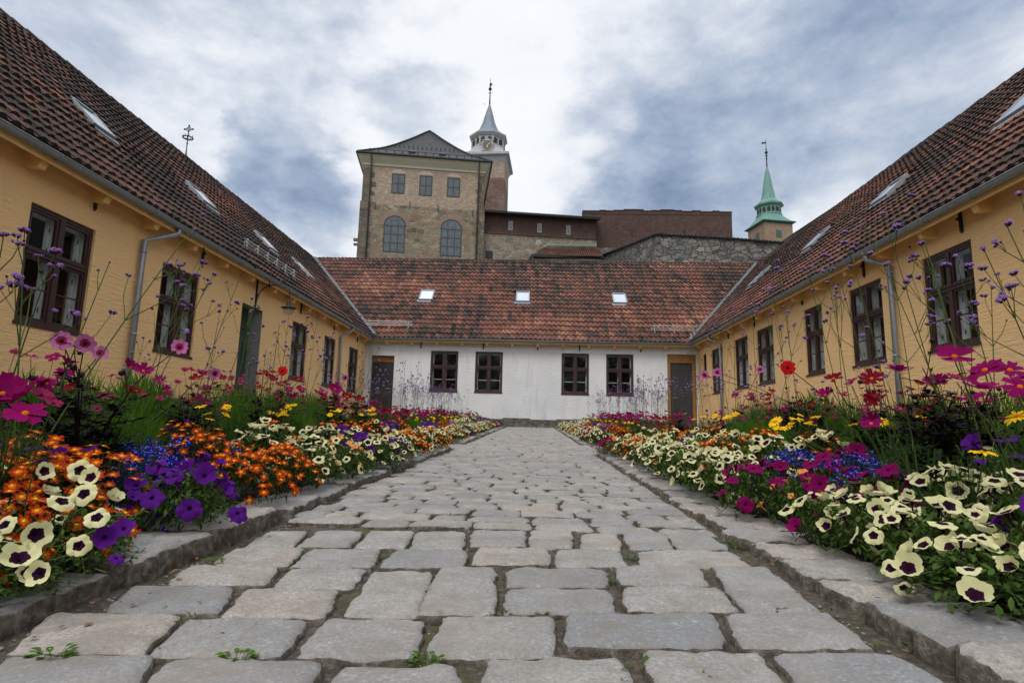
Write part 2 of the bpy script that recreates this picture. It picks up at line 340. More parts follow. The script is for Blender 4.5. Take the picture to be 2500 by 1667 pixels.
def sett_mat():
    t = MT('granite_setts'); o = t.obj(); r = t.rnd()
    c = t.ramp(r, [(0, (.205,.207,.21)), (.3, (.275,.268,.255)), (.6, (.325,.308,.28)), (.85, (.37,.32,.27)), (1, (.24,.245,.25))])
    n = t.noise(o, 110, 4, .75); c = t.mix(t.math('MULTIPLY', t.ramp(n, [(.44, (0,0,0)), (.58, (1,1,1))]), .55), c, (.15,.148,.145))
    n = t.noise(o, 95, 2, .6); c = t.mix(t.math('MULTIPLY', t.ramp(n, [(.56, (0,0,0)), (.70, (1,1,1))]), .28), c, (.58,.56,.52))
    n = t.noise(o, 7, 6, .7, .5); c = t.mix(t.math('MULTIPLY', t.ramp(n, [(.42, (0,0,0)), (.62, (1,1,1))]), .62), c, (.19,.165,.135))
    n = t.noise(o, 26, 6, .75); c = t.mix(t.math('MULTIPLY', t.ramp(n, [(.585, (0,0,0)), (.73, (1,1,1))]), .7), c, (.10,.09,.08))
    c = t.mix(t.math('MULTIPLY', t.ramp(t.noise(t.scale(o, (1,1,1), (4,2,1)), 2.1, 5, .65), [(.5, (0,0,0)), (.72, (1,1,1))]), .35), c, (.40,.33,.27))
    h = t.math('ADD', t.math('MULTIPLY', t.noise(o, 120, 4, .7), .35), t.math('MULTIPLY', t.noise(o, 24, 5, .6), 1.2))
    return t.fin(c, .85, t.bump(h, .9, .007), 0, .2)
M['sett'] = sett_mat()
def sett_side():
    t = MT('dirty_stone_side'); o = t.obj(); n = t.noise(o, 30, 6, .7)
    return t.fin(t.ramp(n, [(.3, (.045,.036,.028)), (.5, (.12,.10,.08)), (.68, (.24,.22,.19))]), .95, t.bump(t.noise(o, 60, 5, .7), 1.0, .012), 0, .15)
M['sett_side'] = sett_side()
def joint_mat():
    t = MT('sandy_joint_soil'); o = t.obj(); n = t.noise(o, 45, 6, .75)
    c = t.ramp(n, [(.3, (.055,.043,.032)), (.5, (.105,.085,.065)), (.66, (.20,.17,.14))])
    g = t.noise(o, 2.3, 5, .6); g2 = t.noise(o, 18, 4, .7)
    f = t.math('MULTIPLY', t.ramp(g, [(.5, (0,0,0)), (.62, (1,1,1))]), t.ramp(g2, [(.45, (0,0,0)), (.6, (1,1,1))]))
    c = t.mix(t.math('MULTIPLY', f, .85), c, (.10,.12,.02))
    return t.fin(c, .95, t.bump(t.math('ADD', n, t.noise(o, 160, 3, .6)), 1.0, .012), 0, .15)
M['joint'] = joint_mat()
def soil_mat():
    t = MT('dark_bed_soil'); o = t.obj(); n = t.noise(o, 30, 6, .75)
    return t.fin(t.ramp(n, [(.35, (.012,.009,.006)), (.65, (.05,.037,.025))]), .95, t.bump(n, 1.0, .02), 0, .15)
M['soil'] = soil_mat()
def gravel_mat():
    t = MT('courtyard_gravel'); o = t.obj(); n = t.noise(o, 28, 6, .75); g = t.noise(o, .8, 4)
    c = t.ramp(n, [(.3, (.10,.09,.075)), (.7, (.30,.28,.25))]); c = t.mix(t.ramp(g, [(.45, (0,0,0)), (.6, (1,1,1))]), c, (.07,.10,.03))
    return t.fin(c, .95, t.bump(n, .8, .02), 0, .15)
M['gravel'] = gravel_mat()

def organic(name, c, c2=None, trans=.25, rough=.75, sc=30, spec=.06):
    t = MT(name); o = t.obj(); oi = t.nd('ShaderNodeObjectInfo').outputs['Random']; r = t.rnd()
    c2 = c2 or tuple(x*.6 for x in c)
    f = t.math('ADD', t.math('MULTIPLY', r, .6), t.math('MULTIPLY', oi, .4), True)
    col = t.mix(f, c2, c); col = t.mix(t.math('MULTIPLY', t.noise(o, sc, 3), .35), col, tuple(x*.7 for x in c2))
    t.fin(col, rough, None, 0, spec)
    tr = t.nd('ShaderNodeBsdfTranslucent'); t.put(tr.inputs[0], col); mx = t.nd('ShaderNodeMixShader'); mx.inputs[0].default_value = trans
    t.L.new(t.b.outputs[0], mx.inputs[1]); t.L.new(tr.outputs[0], mx.inputs[2]); t.L.new(mx.outputs[0], t.out.inputs[0]); return t.m
M['leaf'] = organic('petunia_leaf', (.105,.165,.034), (.032,.068,.016), .22)
M['leaf_dark'] = organic('marigold_leaf', (.036,.068,.016), (.013,.03,.009), .2)
M['leaf_bright'] = organic('feathery_leaf', (.11,.22,.018), (.035,.10,.010), .3)
M['leaf_grey'] = organic('cosmos_leaf', (.075,.125,.03), (.028,.058,.016), .25)
M['leaf_black'] = organic('dark_dahlia_leaf', (.030,.022,.028), (.011,.009,.012), .06, .5)
M['stem_black'] = organic('dark_dahlia_stem', (.035,.020,.022), (.018,.012,.014), 0, .5)
M['stem'] = organic('green_stem', (.10,.15,.045), (.055,.09,.025), .1)
M['stem_dry'] = organic('brown_green_stem', (.10,.095,.045), (.05,.05,.025), .05)
M['cream'] = organic('cream_petal', (.76,.73,.42), (.66,.62,.30), .3, .75, 60)
M['aubergine'] = organic('aubergine_throat', (.035,.006,.028), (.018,.004,.018), .05)
M['purple'] = organic('purple_petal', (.125,.014,.26), (.05,.004,.115), .28, .75, 60)
M['purple_dark'] = organic('dark_purple_throat', (.05,.004,.10), (.03,.003,.06), .1)
M['magenta'] = organic('magenta_petal', (.27,.003,.11), (.13,.001,.05), .28, .75, 60)
M['magenta_dark'] = organic('dark_magenta_throat', (.06,.002,.03), (.04,.002,.02), .1)
M['apricot'] = organic('apricot_petal', (.85,.36,.12), (.78,.25,.06), .3, .75, 60)
M['amber'] = organic('amber_throat', (.60,.16,.02), (.5,.10,.01), .1)
M['orange'] = organic('orange_petal', (.48,.050,.004), (.24,.010,.002), .25, .6, 60)
M['yellow_orange'] = organic('yellow_orange_petal', (.72,.19,.008), (.55,.085,.004), .2)
M['lobelia'] = organic('blue_petal', (.022,.032,.50), (.010,.010,.26), .2)
M['white_dot'] = organic('white_eye', (.6,.6,.8), (.5,.5,.8), .1)
M['gold_petal'] = organic('yellow_petal', (.90,.62,.02), (.85,.48,.01), .25)
M['cosmos'] = organic('cosmos_petal', (.27,.002,.105), (.14,.001,.05), .28)
M['crimson'] = organic('crimson_petal', (.20,.004,.015), (.10,.003,.010), .25)
M['pink'] = organic('pink_petal', (.56,.19,.38), (.40,.09,.24), .3)
M['rose'] = organic('rose_petal', (.33,.028,.10), (.20,.010,.055), .3)
M['red'] = organic('red_petal', (.62,.012,.012), (.5,.008,.008), .25)
M['dark_disc'] = organic('dark_flower_disc', (.03,.008,.006), (.02,.006,.005), 0)
M['verbena'] = organic('mauve_floret', (.54,.33,.74), (.32,.16,.50), .25)
M['verbena_dark'] = organic('dark_calyx', (.07,.025,.07), (.04,.02,.035), 0)
M['straw'] = organic('dry_leaf', (.30,.16,.07), (.16,.08,.04), .1)

# ------------------------------------------------------------------ ground, path, kerbs
def XL(y): return -1.14 + .011*min(max(y, 0), 21)
def XR(y): return .826 + .003*min(max(y, 0), 21)
NEAR_L, NEAR_R, FAR_L, FAR_R, END = 8.05, 7.7, 9.15, 9.75, 20.4
def sheet(name, x0, x1, y0, y1, nx, ny, zf, mat, **k):
    mb = MB()
    for j in range(ny+1):
        for i in range(nx+1):
            x = x0+(x1-x0)*i/nx; y = y0+(y1-y0)*j/ny; mb.v.append((x, y, zf(x, y)))
    for j in range(ny):
        for i in range(nx):
            a = j*(nx+1)+i; mb.face([a, a+1, a+nx+2, a+nx+1])
    return tag(mb.build(name, mat, None, True), **k)
def far_ground(x, y):
    if y < 23: return gz(x, y)-.09 if y > -6 else -.64
    return gz(x, y)-.09 + 9*min(1, max(0, (y-34)/22))**1.3
sheet('ground', -900, 900, -900, 1500, 90, 240, far_ground, M['gravel'], kind='structure')
sheet('courtyard_ground', -6.9, 6.9, -2.5, 22.3, 60, 100, lambda x, y: gz(x, y)-.045, M['gravel'], kind='structure')
def bedz(x, y): return gz(x, y)-.02
jb = lambda x, y: gz(x, y)-.020+.006*noise.noise(Vector((x*9, y*9, 0)))+.004*noise.noise(Vector((x*31, y*31, 3)))
sheet('joint_soil', -1.5, 1.5, .1, 6, 180, 320, jb, M['joint'], kind='structure')
sheet('joint_soil', -1.45, 1.45, 6.004, 22.3, 60, 200, jb, M['joint'], kind='structure')

def stone(mb, q, top, depth, n=12, mcol=.5, dome=.006, rough=.004, side=1, seed=0, round_=.30, zf=gz, lip=.88):
    """one rounded stone; q = four ground corners (x,y) counter-clockwise"""
    mb.rnd = mcol; b = len(mb.v); K = n
    def lin(t): return math.sin(t*math.pi/2)*.35+t*.65 if K < 10 else (math.copysign(1, t) if abs(t) > .999 else t*K/(K-2)*.972)
    for j in range(K+1):
        for i in range(K+1):
            u0, v0 = lin(-1+2*i/K), lin(-1+2*j/K)
            u = u0*math.sqrt(1-round_*v0*v0/2); v = v0*math.sqrt(1-round_*u0*u0/2)
            edge = max(abs(u0), abs(v0))
            a, c = (u+1)/2, (v+1)/2
            x = (1-a)*(1-c)*q[0][0]+a*(1-c)*q[1][0]+a*c*q[2][0]+(1-a)*c*q[3][0]
            y = (1-a)*(1-c)*q[0][1]+a*(1-c)*q[1][1]+a*c*q[2][1]+(1-a)*c*q[3][1]
            p = Vector((x*7, y*7, seed*3.7))
            if edge > .6:
                x += rough*1.8*noise.noise(p*1.7)+rough*1.2*noise.noise(p*5); y += rough*1.8*noise.noise(p*1.7+Vector((9, 3, 1)))+rough*1.2*noise.noise(p*5+Vector((4,4,1)))
            z = top+dome*(1-edge**2)+rough*.9*noise.noise(p*2.3)+rough*.5*noise.noise(p*7)
            if edge > lip: z -= ((edge-lip)/(1-lip))**2*min(.014, depth*.35)
            mb.v.append((x, y, zf(x, y)+z))
    for j in range(K):
        for i in range(K):
            a = b+j*(K+1)+i; mb.face([a, a+1, a+K+2, a+K+1], side if (i in (0, K-1) or j in (0, K-1)) and K > 9 else 0)
    ring = [b+i for i in range(K+1)]+[b+j*(K+1)+K for j in range(1, K+1)]+[b+K*(K+1)+i for i in range(K-1, -1, -1)]+[b+j*(K+1) for j in range(K-1, 0, -1)]
    lo = len(mb.v); L_ = len(ring)
    for t, idx in enumerate(ring):
        x, y, z = mb.v[idx]; cx = sum(p[0] for p in q)/4; cy = sum(p[1] for p in q)/4
        w = .012*noise.noise(Vector((x*25, y*25, 5)))
        mb.v.append((x+(x-cx)*.02+w*.5, y+(y-cy)*.02+w*.5, z-depth*.5))
    for t, idx in enumerate(ring):
        x, y, z = mb.v[idx]; mb.v.append((x, y, z-depth))
    for t in range(L_):
        t2 = (t+1) % L_
        mb.face([ring[t2], ring[t], lo+t, lo+t2], side); mb.face([lo+t2, lo+t, lo+L_+t, lo+L_+t2], side)

def D(*p): return [(a/.9408, b/.9408) for a, b in p]
# the nearest setts, one by one: four corners far-left, far-right, near-right, near-left (display pixels -> ground metres)
NEAR = [((10,1500),(345,1500),(262,1640),(-110,1640)), ((375,1512),(738,1512),(672,1640),(275,1640)), ((790,1525),(1050,1525),(1060,1640),(700,1640)),
 ((1120,1503),(1425,1503),(1490,1640),(1095,1640)), ((1475,1488),(1745,1488),(1850,1640),(1530,1640)), ((1775,1492),(2060,1492),(2300,1640),(1900,1640)),
 ((110,1408),(418,1408),(335,1492),(20,1492)), ((432,1415),(708,1415),(650,1500),(335,1500)), ((745,1420),(975,1420),(950,1508),(672,1508)),
 ((1020,1413),(1270,1413),(1272,1505),(978,1505)), ((1298,1408),(1640,1408),(1668,1483),(1298,1483)), ((1655,1408),(1905,1408),(2003,1487),(1712,1487)),
 ((305,1340),(540,1342),(500,1402),(240,1400)), ((560,1350),(778,1350),(742,1415),(512,1413)),
 ((865,1305),(990,1305),(955,1413),(785,1413)), ((1012,1298),(1136,1298),(1134,1410),(960,1410)), ((1168,1304),(1390,1304),(1396,1343),(1163,1343)),
 ((1163,1346),(1400,1346),(1412,1403),(1155,1403)), ((1418,1299),(1603,1299),(1628,1340),(1420,1340)), ((1430,1344),(1652,1344),(1697,1398),(1440,1398)),
 ((1635,1296),(1750,1296),(1893,1404),(1712,1404)), ((430,1300),(640,1300),(612,1342),(380,1340)), ((668,1302),(840,1302),(805,1348),(625,1347)),
 ((540,1256),(698,1256),(660,1298),(485,1298)), ((715,1259),(872,1259),(852,1301),(665,1301)), ((908,1263),(1072,1263),(1062,1301),(872,1301)),
 ((1098,1256),(1262,1256),(1264,1293),(1083,1293)), ((1282,1259),(1422,1259),(1441,1297),(1276,1297)), ((1462,1261),(1672,1261),(1733,1298),(1474,1298)),
 ((622,1218),(706,1218),(672,1254),(566,1254)), ((735,1219),(835,1219),(800,1255),(680,1255)), ((852,1218),(948,1218),(930,1258),(812,1258)),
 ((958,1219),(1066,1219),(1066,1260),(942,1260)), ((1085,1218),(1206,1218),(1206,1254),(1080,1254)), ((1220,1216),(1312,1216),(1314,1257),(1216,1257)),
 ((1336,1221),(1415,1221),(1428,1259),(1336,1259)), ((1430,1221),(1522,1221),(1548,1258),(1446,1258)), ((1530,1223),(1618,1223),(1675,1260),(1556,1260)),
 ((-330,1420),(75,1420),(-20,1492),(-460,1492)), ((-420,1504),(-30,1504),(-160,1640),(-600,1640))]
def build_path():
    mb = MB(); k = 0; tops = []
    for st in NEAR[:-2]:
        g = [gnd(*p) for p in D(*st)]
        q = [(g[3].x, g[3].y), (g[2].x, g[2].y), (g[1].x, g[1].y), (g[0].x, g[0].y)]
        # widen by a hair so that the joint reads as in the photograph
        cx, cy = sum(p[0] for p in q)/4, sum(p[1] for p in q)/4; dx, dy = (q[1][0]-q[0][0]), (q[3][1]-q[0][1]); q = [(p[0]+(.008 if p[0] > cx else -.008), p[1]+(.006 if p[1] > cy else -.006)) for p in q]
        k += 1; stone(mb, q, R_.uniform(-.003, .004), .055, 22, R_.random(), .002, .0055, 1, k, .18, lip=.90)
        tops.append(q)
    # rows nearer than the frame
    y = gnd(1250, 1640/.9408).y - .02
    while y > .15:
        d = R_.uniform(.14, .19); x = XL(y)
        while x < XR(y)-.1:
            w = R_.uniform(.22, .38); w = min(w, XR(y)-x); k += 1
            stone(mb, [(x+.01, y-d+.01), (x+w-.01, y-d+.01), (x+w-.01, y-.01), (x+.01, y-.01)], R_.uniform(-.003, .005), .05, 8, R_.random(), .006, .004, 1, k); x += w
        y -= d
    y = gnd(1250, 1214/.9408).y + .004
    while y < 22.05:
        d = R_.uniform(.115, .185); gap = (NEAR_L < y < FAR_L)
        xa, xb = (-3.6 if gap else XL(y)+.010), (4.0 if (NEAR_R < y < FAR_R) else XR(y)-.005)
        x = xa + R_.uniform(-.05, .03); n = 12 if y < 5 else (8 if y < 9 else 5)
        while x < xb-.06:
            w = R_.choice((.16, .2, .23, .26, .3, .34))*R_.uniform(.9, 1.1)
            if x+w > xb-.09: w = xb-x
            parts = [(0, d)]
            if d > .165 and R_.random() < .25: parts = [(0, d*.49), (d*.51, d)]
            for (a, b) in parts:
                k += 1; j = lambda s=.007: R_.uniform(-s, s); sk = R_.uniform(-.012, .012); gp = R_.uniform(.001, .007)
                q = [(x+gp+j(), y+a+gp*.7+j()), (x+w-gp+j(), y+a+gp*.7+j()), (x+w-gp+sk+j(), y+b-gp*.7+j()), (x+gp+sk+j(), y+b-gp*.7+j())]
                stone(mb, q, R_.uniform(-.004, .006), .04, n, R_.random(), .003, .005, 1, k, .20)
            x += w
        y += d
    return mb.build('path', [M['sett'], M['sett_side']], None, True)
tag(build_path(), kind='structure')

def kerb(y0, y1, side, seed):
    r = random.Random(seed); mb = MB(); y = y0; k = seed
    while y < y1-.08:
        L_ = r.uniform(.34, .58) if side < 0 else r.uniform(.19, .33)
        if y+L_ > y1-.15: L_ = y1-y
        w = r.uniform(.24, .30) if side < 0 else r.uniform(.30, .36); k += 1
        top = r.uniform(.032, .062) if side < 0 else r.uniform(.014, .038)
        if side > 0 and y < 1.62: top += .025
        g = .014; j = lambda s=.016: r.uniform(-s, s)
        if side < 0:
            xa = XL(y)-.010+r.uniform(-.022, .014); q = [(xa-w, y+g), (xa+j(), y+g+j()), (xa+j(), y+L_-g+j()), (xa-w, y+L_-g)]
        else:
            xa = XR(y)+.022+r.uniform(-.012, .022); q = [(xa+j(), y+g+j()), (xa+w, y+g-.02), (xa+w, y+L_-g-.02), (xa+j(), y+L_-g+j())]
        stone(mb, q, top, .13, 20 if y < 5 else 7, r.random(), .003, .011, 1, k, .16, lip=.86)
        y += L_
    return tag(mb.build('kerb', [M['sett'], M['sett_side']], None, True), kind='structure')
kerb(.2, NEAR_L, -1, 11); kerb(.25, NEAR_R, 1, 31); kerb(FAR_L, END, -1, 51); kerb(FAR_R, END, 1, 71)
def bed(side, y0, y1):
    mb = MB(); nx, ny = 16, int((y1-y0)*10); 
    for j in range(ny+1):
        y = y0+(y1-y0)*j/ny; xs = XL(y)-.22 if side < 0 else XR(y)+.27; xe = side*3.3
        for i in range(nx+1):
            x = xs+(xe-xs)*i/nx; t = i/nx
            z = gz(x, y)+.02+.05*math.sin(min(1, t*2.5)*math.pi/2)*(1 if t < .95 else 0)+.02*noise.noise(Vector((x*4, y*4, 1)))
            mb.v.append((x, y, z))
    for j in range(ny):
        for i in range(nx):
            a = j*(nx+1)+i; f = [a, a+1, a+nx+2, a+nx+1]; mb.face(f if side > 0 else f[::-1])
    return tag(mb.build('bed_soil', M['soil'], None, True), kind='structure')
bed(-1, .2, NEAR_L); bed(1, .25, NEAR_R); bed(-1, FAR_L, END); bed(1, FAR_R, END)

# ------------------------------------------------------------------ the three courtyard wings
E_, H_ = 3.39, 7.77                      # eave and ridge, metres above the camera
XGL, XGR, YGB = -6.165, 6.035, 21.76     # eave lines
XRL, XRR, YRB = -10.545, 10.415, 26.14   # ridges (roofs at 45 degrees)
XWL, XWR, YWB = -6.52, 6.38, 22.11       # wall faces
Y0 = -4.0
PL = .40                                  # plinth top
class Fr:       # wall frame: u along, v up, d outwards
    def __init__(s, o, u, n): s.o, s.u, s.n = Vector(o), Vector(u), Vector(n)
    def p(s, u, v, d=0): return s.o+s.u*u+s.n*d+Vector((0,0,v))
    def box(s, mb, u0, u1, v0, v1, d0, d1, m=None):
        P = [s.p(u0,v0,d0), s.p(u1,v0,d0), s.p(u1,v0,d1), s.p(u0,v0,d1), s.p(u0,v1,d0), s.p(u1,v1,d0), s.p(u1,v1,d1), s.p(u0,v1,d1)]
        mb.hexa(P, m)
FL = Fr((XWL, 0, 0), (0, 1, 0), (1, 0, 0)); FR = Fr((XWR, 0, 0), (0, 1, 0), (-1, 0, 0)); FB = Fr((0, YWB, 0), (1, 0, 0), (0, -1, 0))
def wall_front(fr, u0, u1, v0, v1, holes, mats, parent, name='wall', depth=.34):
    """a wall with real openings: outer face, inner face and reveals"""
    mb = MB(); us = sorted({u0, u1, *[h[0] for h in holes], *[h[1] for h in holes]}); vs = sorted({v0, v1, *[max(v0, h[2]) for h in holes], *[h[3] for h in holes]})
    us2 = []
    for a, b in zip(us, us[1:]):
        n = max(1, int((b-a)/1.5)); us2 += [a+(b-a)*i/n for i in range(n)]
    us = us2+[us[-1]]
    for a, b in zip(us, us[1:]):
        for c, d in zip(vs, vs[1:]):
            mu, mv = (a+b)/2, (c+d)/2
            if any(h[0] < mu < h[1] and h[2] < mv < h[3] for h in holes): continue
            mb.poly([fr.p(a,c), fr.p(b,c), fr.p(b,d), fr.p(a,d)], 0); mb.poly([fr.p(a,c,-depth), fr.p(a,d,-depth), fr.p(b,d,-depth), fr.p(b,c,-depth)], 1)
    for h in holes:
        a, b, c, d = h[:4]; c = max(c, v0)
        for q in ([(a,c),(a,d)], [(b,c),(b,d)], [(a,d),(b,d)], [(a,c),(b,c)]):
            mb.poly([fr.p(*q[0]), fr.p(*q[1]), fr.p(*q[1], -depth), fr.p(*q[0], -depth)], h[4] if len(h) > 4 else 0)
    return mb.build(name, mats, parent)
def window(fr, u0, u1, v0, v1, parent, rec=.035, bar=True, inner=True, flip=0, reveal=1):
    mb = MB(); B = lambda *a: fr.box(mb, *a)
    f = .052; d0, d1 = -rec-.07, -rec; vt = v0+(v1-v0)*.60; um = (u0+u1)/2
    B(u0, u0+f, v0, v1, d0, d1); B(u1-f, u1, v0, v1, d0, d1); B(u0+f, u1-f, v1-f, v1, d0, d1); B(u0+f, u1-f, v0, v0+f, d0, d1)
    B(u0+f, u1-f, vt-.04, vt+.04, d0, d1+.012); B(u0+f, u1-f, vt+.012, vt+.034, d1+.012, d1+.028); B(um-.038, um+.038, v0+f, vt-.04, d0, d1+.006); B(um-.038, um+.038, vt+.04, v1-f, d0, d1+.006)
    fr.box(mb, u0-.015, u1+.015, v0-.045, v0-.001, d0, d1+.05)
    win = mb.build('window', M['brown'], parent)
    cs = MB(); gl = MB()
    for (a, b) in ((u0+f, um-.038), (um+.038, u1-f)):
        for (c, d, lo) in ((v0+f, vt-.04, 1), (vt+.04, v1-f, 0)):
            g = .004; s_ = .032; a2, b2, c2, d2 = a+g, b-g, c+g, d-g; z0, z1 = d0+.015, d1-.012
            fr.box(cs, a2, a2+s_, c2, d2, z0, z1); fr.box(cs, b2-s_, b2, c2, d2, z0, z1); fr.box(cs, a2+s_, b2-s_, d2-s_, d2, z0, z1); fr.box(cs, a2+s_, b2-s_, c2, c2+s_, z0, z1)
            if lo and bar: fr.box(cs, a2+s_, b2-s_, (c2+d2)/2-.009, (c2+d2)/2+.009, z0+.01, z1-.006)
            zz = (z0+z1)/2; gl.poly([fr.p(a2+s_-.004, c2+s_-.004, zz), fr.p(b2-s_+.004, c2+s_-.004, zz), fr.p(b2-s_+.004, d2-s_+.004, zz), fr.p(a2+s_-.004, d2-s_+.004, zz)])
            hu = a2-.002 if a < um-.2 else b2-.006   # hinges
            for hv in (c2+.08, d2-.12): fr.box(cs, hu-.004, hu+.012, hv, hv+.05, d1-.010, d1+.008)
    cs.build('casement', M['brown'], win); gl.build('glass', M['glass'], win)
    if inner:
        w = MB(); i0, i1 = -rec-.20, -rec-.15; e = .085 if inner == 1 else .108
        for (a, b) in ((u0+.03, u0+e), (u1-e, u1-.03), (um-e*.62, um+e*.62)): fr.box(w, a, b, v0+.03, v1-.03, i0, i1)
        for (a, b) in ((v0+.03, v0+.10), (v1-.10, v1-.03), (vt-.045, vt+.045)):
            fr.box(w, u0+e, um-e*.62, a, b, i0+.002, i1-.002); fr.box(w, um+e*.62, u1-e, a, b, i0+.002, i1-.002)
        if inner == 2:
            for (a, b) in ((u0+e, um-e*.62), (um+e*.62, u1-e)): fr.box(w, a, b, (v0+vt)/2-.011, (v0+vt)/2+.011, i0+.004, i1-.004)
        for (a, b) in ((u0+.004, u0+.018), (u1-.018, u1-.004)): fr.box(w, a, b, v0+.01, v1-.01, i0, d0-.004)
        fr.box(w, u0+.02, u1-.02, v0+.004, v0+.02, i0, d0-.004); fr.box(w, u0+.02, u1-.02, v1-.02, v1-.004, i0, d0-.004)
        fr.box(w, um-.022, um+.022, v0+.03, v1-.03, i1+.001, d0-.004)
        for (u_, sgn) in ((u0+.07, 1), (um+.03, 1), (um-.05, 1), (u1-.10, 1)):
            for hv in (v0+.22, vt-.2, vt+.12, v1-.22): fr.box(w, u_, u_+.03, hv, hv+.012, i1, i1+.006, 1); fr.box(w, u_+.012, u_+.018, hv-.03, hv+.05, i1+.001, i1+.007, 1)
        w.build('inner_window', [M['cream_paint'], M['iron']], win)
    return win
LW = [(6.87,7.98), (9.56,10.69), (15.14,16.2), (17.58,18.62), (20.05,21.15)]; LV = (1.20, 2.76)
RW = [(4.9,6.0), (8.27,9.34), (10.45,11.53), (12.62,13.46), (15.2,16.32), (17.0,18.1), (19.28,20.43)]; RV = (1.38, 2.90)
BW = [(-3.95,-2.87), (-2.20,-1.13), (1.15,2.21), (2.87,3.92)]; BV = (1.36, 2.93)
TW, TG = .182, .318                     # tile cover width and gauge
def tiles(name, O, A, S, length, slope, clip, mat, parent, holes=(), seed=1, dark=0.0, a0=0.0):
    """clay pantiles laid one by one: A along the eave, S up the slope"""
    A, S = Vector(A).normalized(), Vector(S).normalized(); Nn = A.cross(S).normalized()
    if Nn.z < 0: Nn = -Nn
    mb = MB(); r = random.Random(seed); nc = int(length/TW); nr = int(math.ceil(slope/TG)); prof = []
    for i in range(7):
        t = i/6; prof.append((t*1.10-.03, .056*(math.sin(2*math.pi*(t*.93+.02))*.5 + .12)))
    cb = [r.gauss(0, .05) for _ in range(nc)]
    for j in range(nr):
        for i in range(nc):
            a, s = a0+i*TW, j*TG-.06
            if not clip(a+TW/2, s+TG*.5): continue
            if any(h[0] < a+TW/2 < h[1] and h[2] < s+TG/2 < h[3] for h in holes): continue
            P = O+A*a+S*s+Nn*(.035*noise.noise(Vector((a*.35, s*.5, seed*2)))+.012*noise.noise(Vector((a*1.7, s*1.4, seed))))+S*(.025*noise.noise(Vector((a*.5, s*.3, seed+9)))); jx = r.uniform(-.006, .006); jz = r.uniform(0, .008); sk = r.uniform(-.013, .013); js = r.uniform(-.014, .014)-(.03 if r.random() < .015 else 0)
            nv = noise.noise(Vector((a*.22+seed, s*.45, seed)))*.55+noise.noise(Vector((a*.8, s*.9, seed+4)))*.22
            mb.rnd = max(0, min(1, .50-dark+nv+r.gauss(0, .18)+cb[i])); b = len(mb.v); L_ = TG+.055
            for k, (t, z) in enumerate(prof): mb.v.append(tuple(P+A*(t*TW+jx)+S*(js-.0)+Nn*(z+.002+jz-.016)))
            for k, (t, z) in enumerate(prof): mb.v.append(tuple(P+A*(t*TW+jx)+S*(js)+Nn*(z+.050+jz)))
            for k, (t, z) in enumerate(prof): mb.v.append(tuple(P+A*(t*TW+jx+sk)+S*(js+L_)+Nn*(z*.9+.002+jz*.2)))
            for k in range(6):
                q_ = mb.rnd; mb.rnd = q_*.42; mb.face([b+k, b+k+1, b+7+k+1, b+7+k]); mb.rnd = q_; mb.face([b+7+k, b+8+k, b+15+k, b+14+k])  # lip faces coloured darker, painting in the shadow line of each course
    o = mb.build(name, mat, parent); me = o.data
    return o
def downspout(pts, parent, r=.045):
    mb = MB(); mb.tube(pts, r, 12)
    for p in pts[2:]: pass
    p, q = Vector(pts[2]), Vector(pts[3]); 
    for t in (.06, .5): c = p.lerp(q, t); mb.tube([c-Vector((0,0,.02)), c+Vector((0,0,.02))], r+.008, 12)
    mb.tube([Vector(pts[0])+Vector((0,0,.02)), Vector(pts[0])+Vector((0,0,-.03))], r+.014, 12)
    return mb.build('downspout', M['zinc'], parent, True)
def gutter(fr, u0, u1, parent, d=.355, v=E_-.045):
    mb = MB(); c0, c1 = fr.p(u0, v, d), fr.p(u1, v, d); n = 10; r = .068; b = 0
    for (rr, off) in ((r, 0), (r-.006, 0)):
        base = len(mb.v)
        for c in (c0, c1):
            for j in range(n+1):
                a = math.pi+math.pi*j/n; mb.v.append(tuple(c+fr.n*(rr*math.cos(a))+Vector((0,0,rr*math.sin(a)))))
        for j in range(n): mb.face([base+j, base+j+1, base+n+2+j, base+n+1+j])
    mb.tube([c0+fr.n*r, c1+fr.n*r], .011, 6); mb.tube([c0-fr.n*r, c1-fr.n*r], .006, 6)
    k = int((u1-u0)/.95)
    for i in range(k+1):                                           # joint collars / brackets
        c = fr.p(u0+.3+i*.95, v, d)
        if u0+.3+i*.95 > u1: break
        pts = [c+fr.n*((r+.006)*math.cos(math.pi+math.pi*j/8))+Vector((0,0,(r+.006)*math.sin(math.pi+math.pi*j/8))) for j in range(9)]
        mb.tube(pts, .007, 5, cap=False)
    return mb.build('gutter', M['zinc'], parent, True)
def eaves(fr, u0, u1, parent, sp=1.02, first=.4, mat='soffit'):
    mb = MB()
    mb.poly([fr.p(u0, E_+.08, -.02), fr.p(u1, E_+.08, -.02), fr.p(u1, E_-.10, .27), fr.p(u0, E_-.10, .27)])
    fr.box(mb, u0, u1, E_-.17, E_-.01, .27, .295)
    u = u0+first
    while u < u1-.1:
        for q in [(u-.055, u+.055)]:
            P = [fr.p(q[0], E_-.24, -.01), fr.p(q[1], E_-.24, -.01), fr.p(q[1], E_-.25, .20), fr.p(q[0], E_-.25, .20), fr.p(q[0], E_+.05, -.01), fr.p(q[1], E_+.05, -.01), fr.p(q[1], E_-.12, .262), fr.p(q[0], E_-.12, .262)]
            mb.hexa(P)
        u += sp
    return mb.build('eaves_board', M[mat], parent)
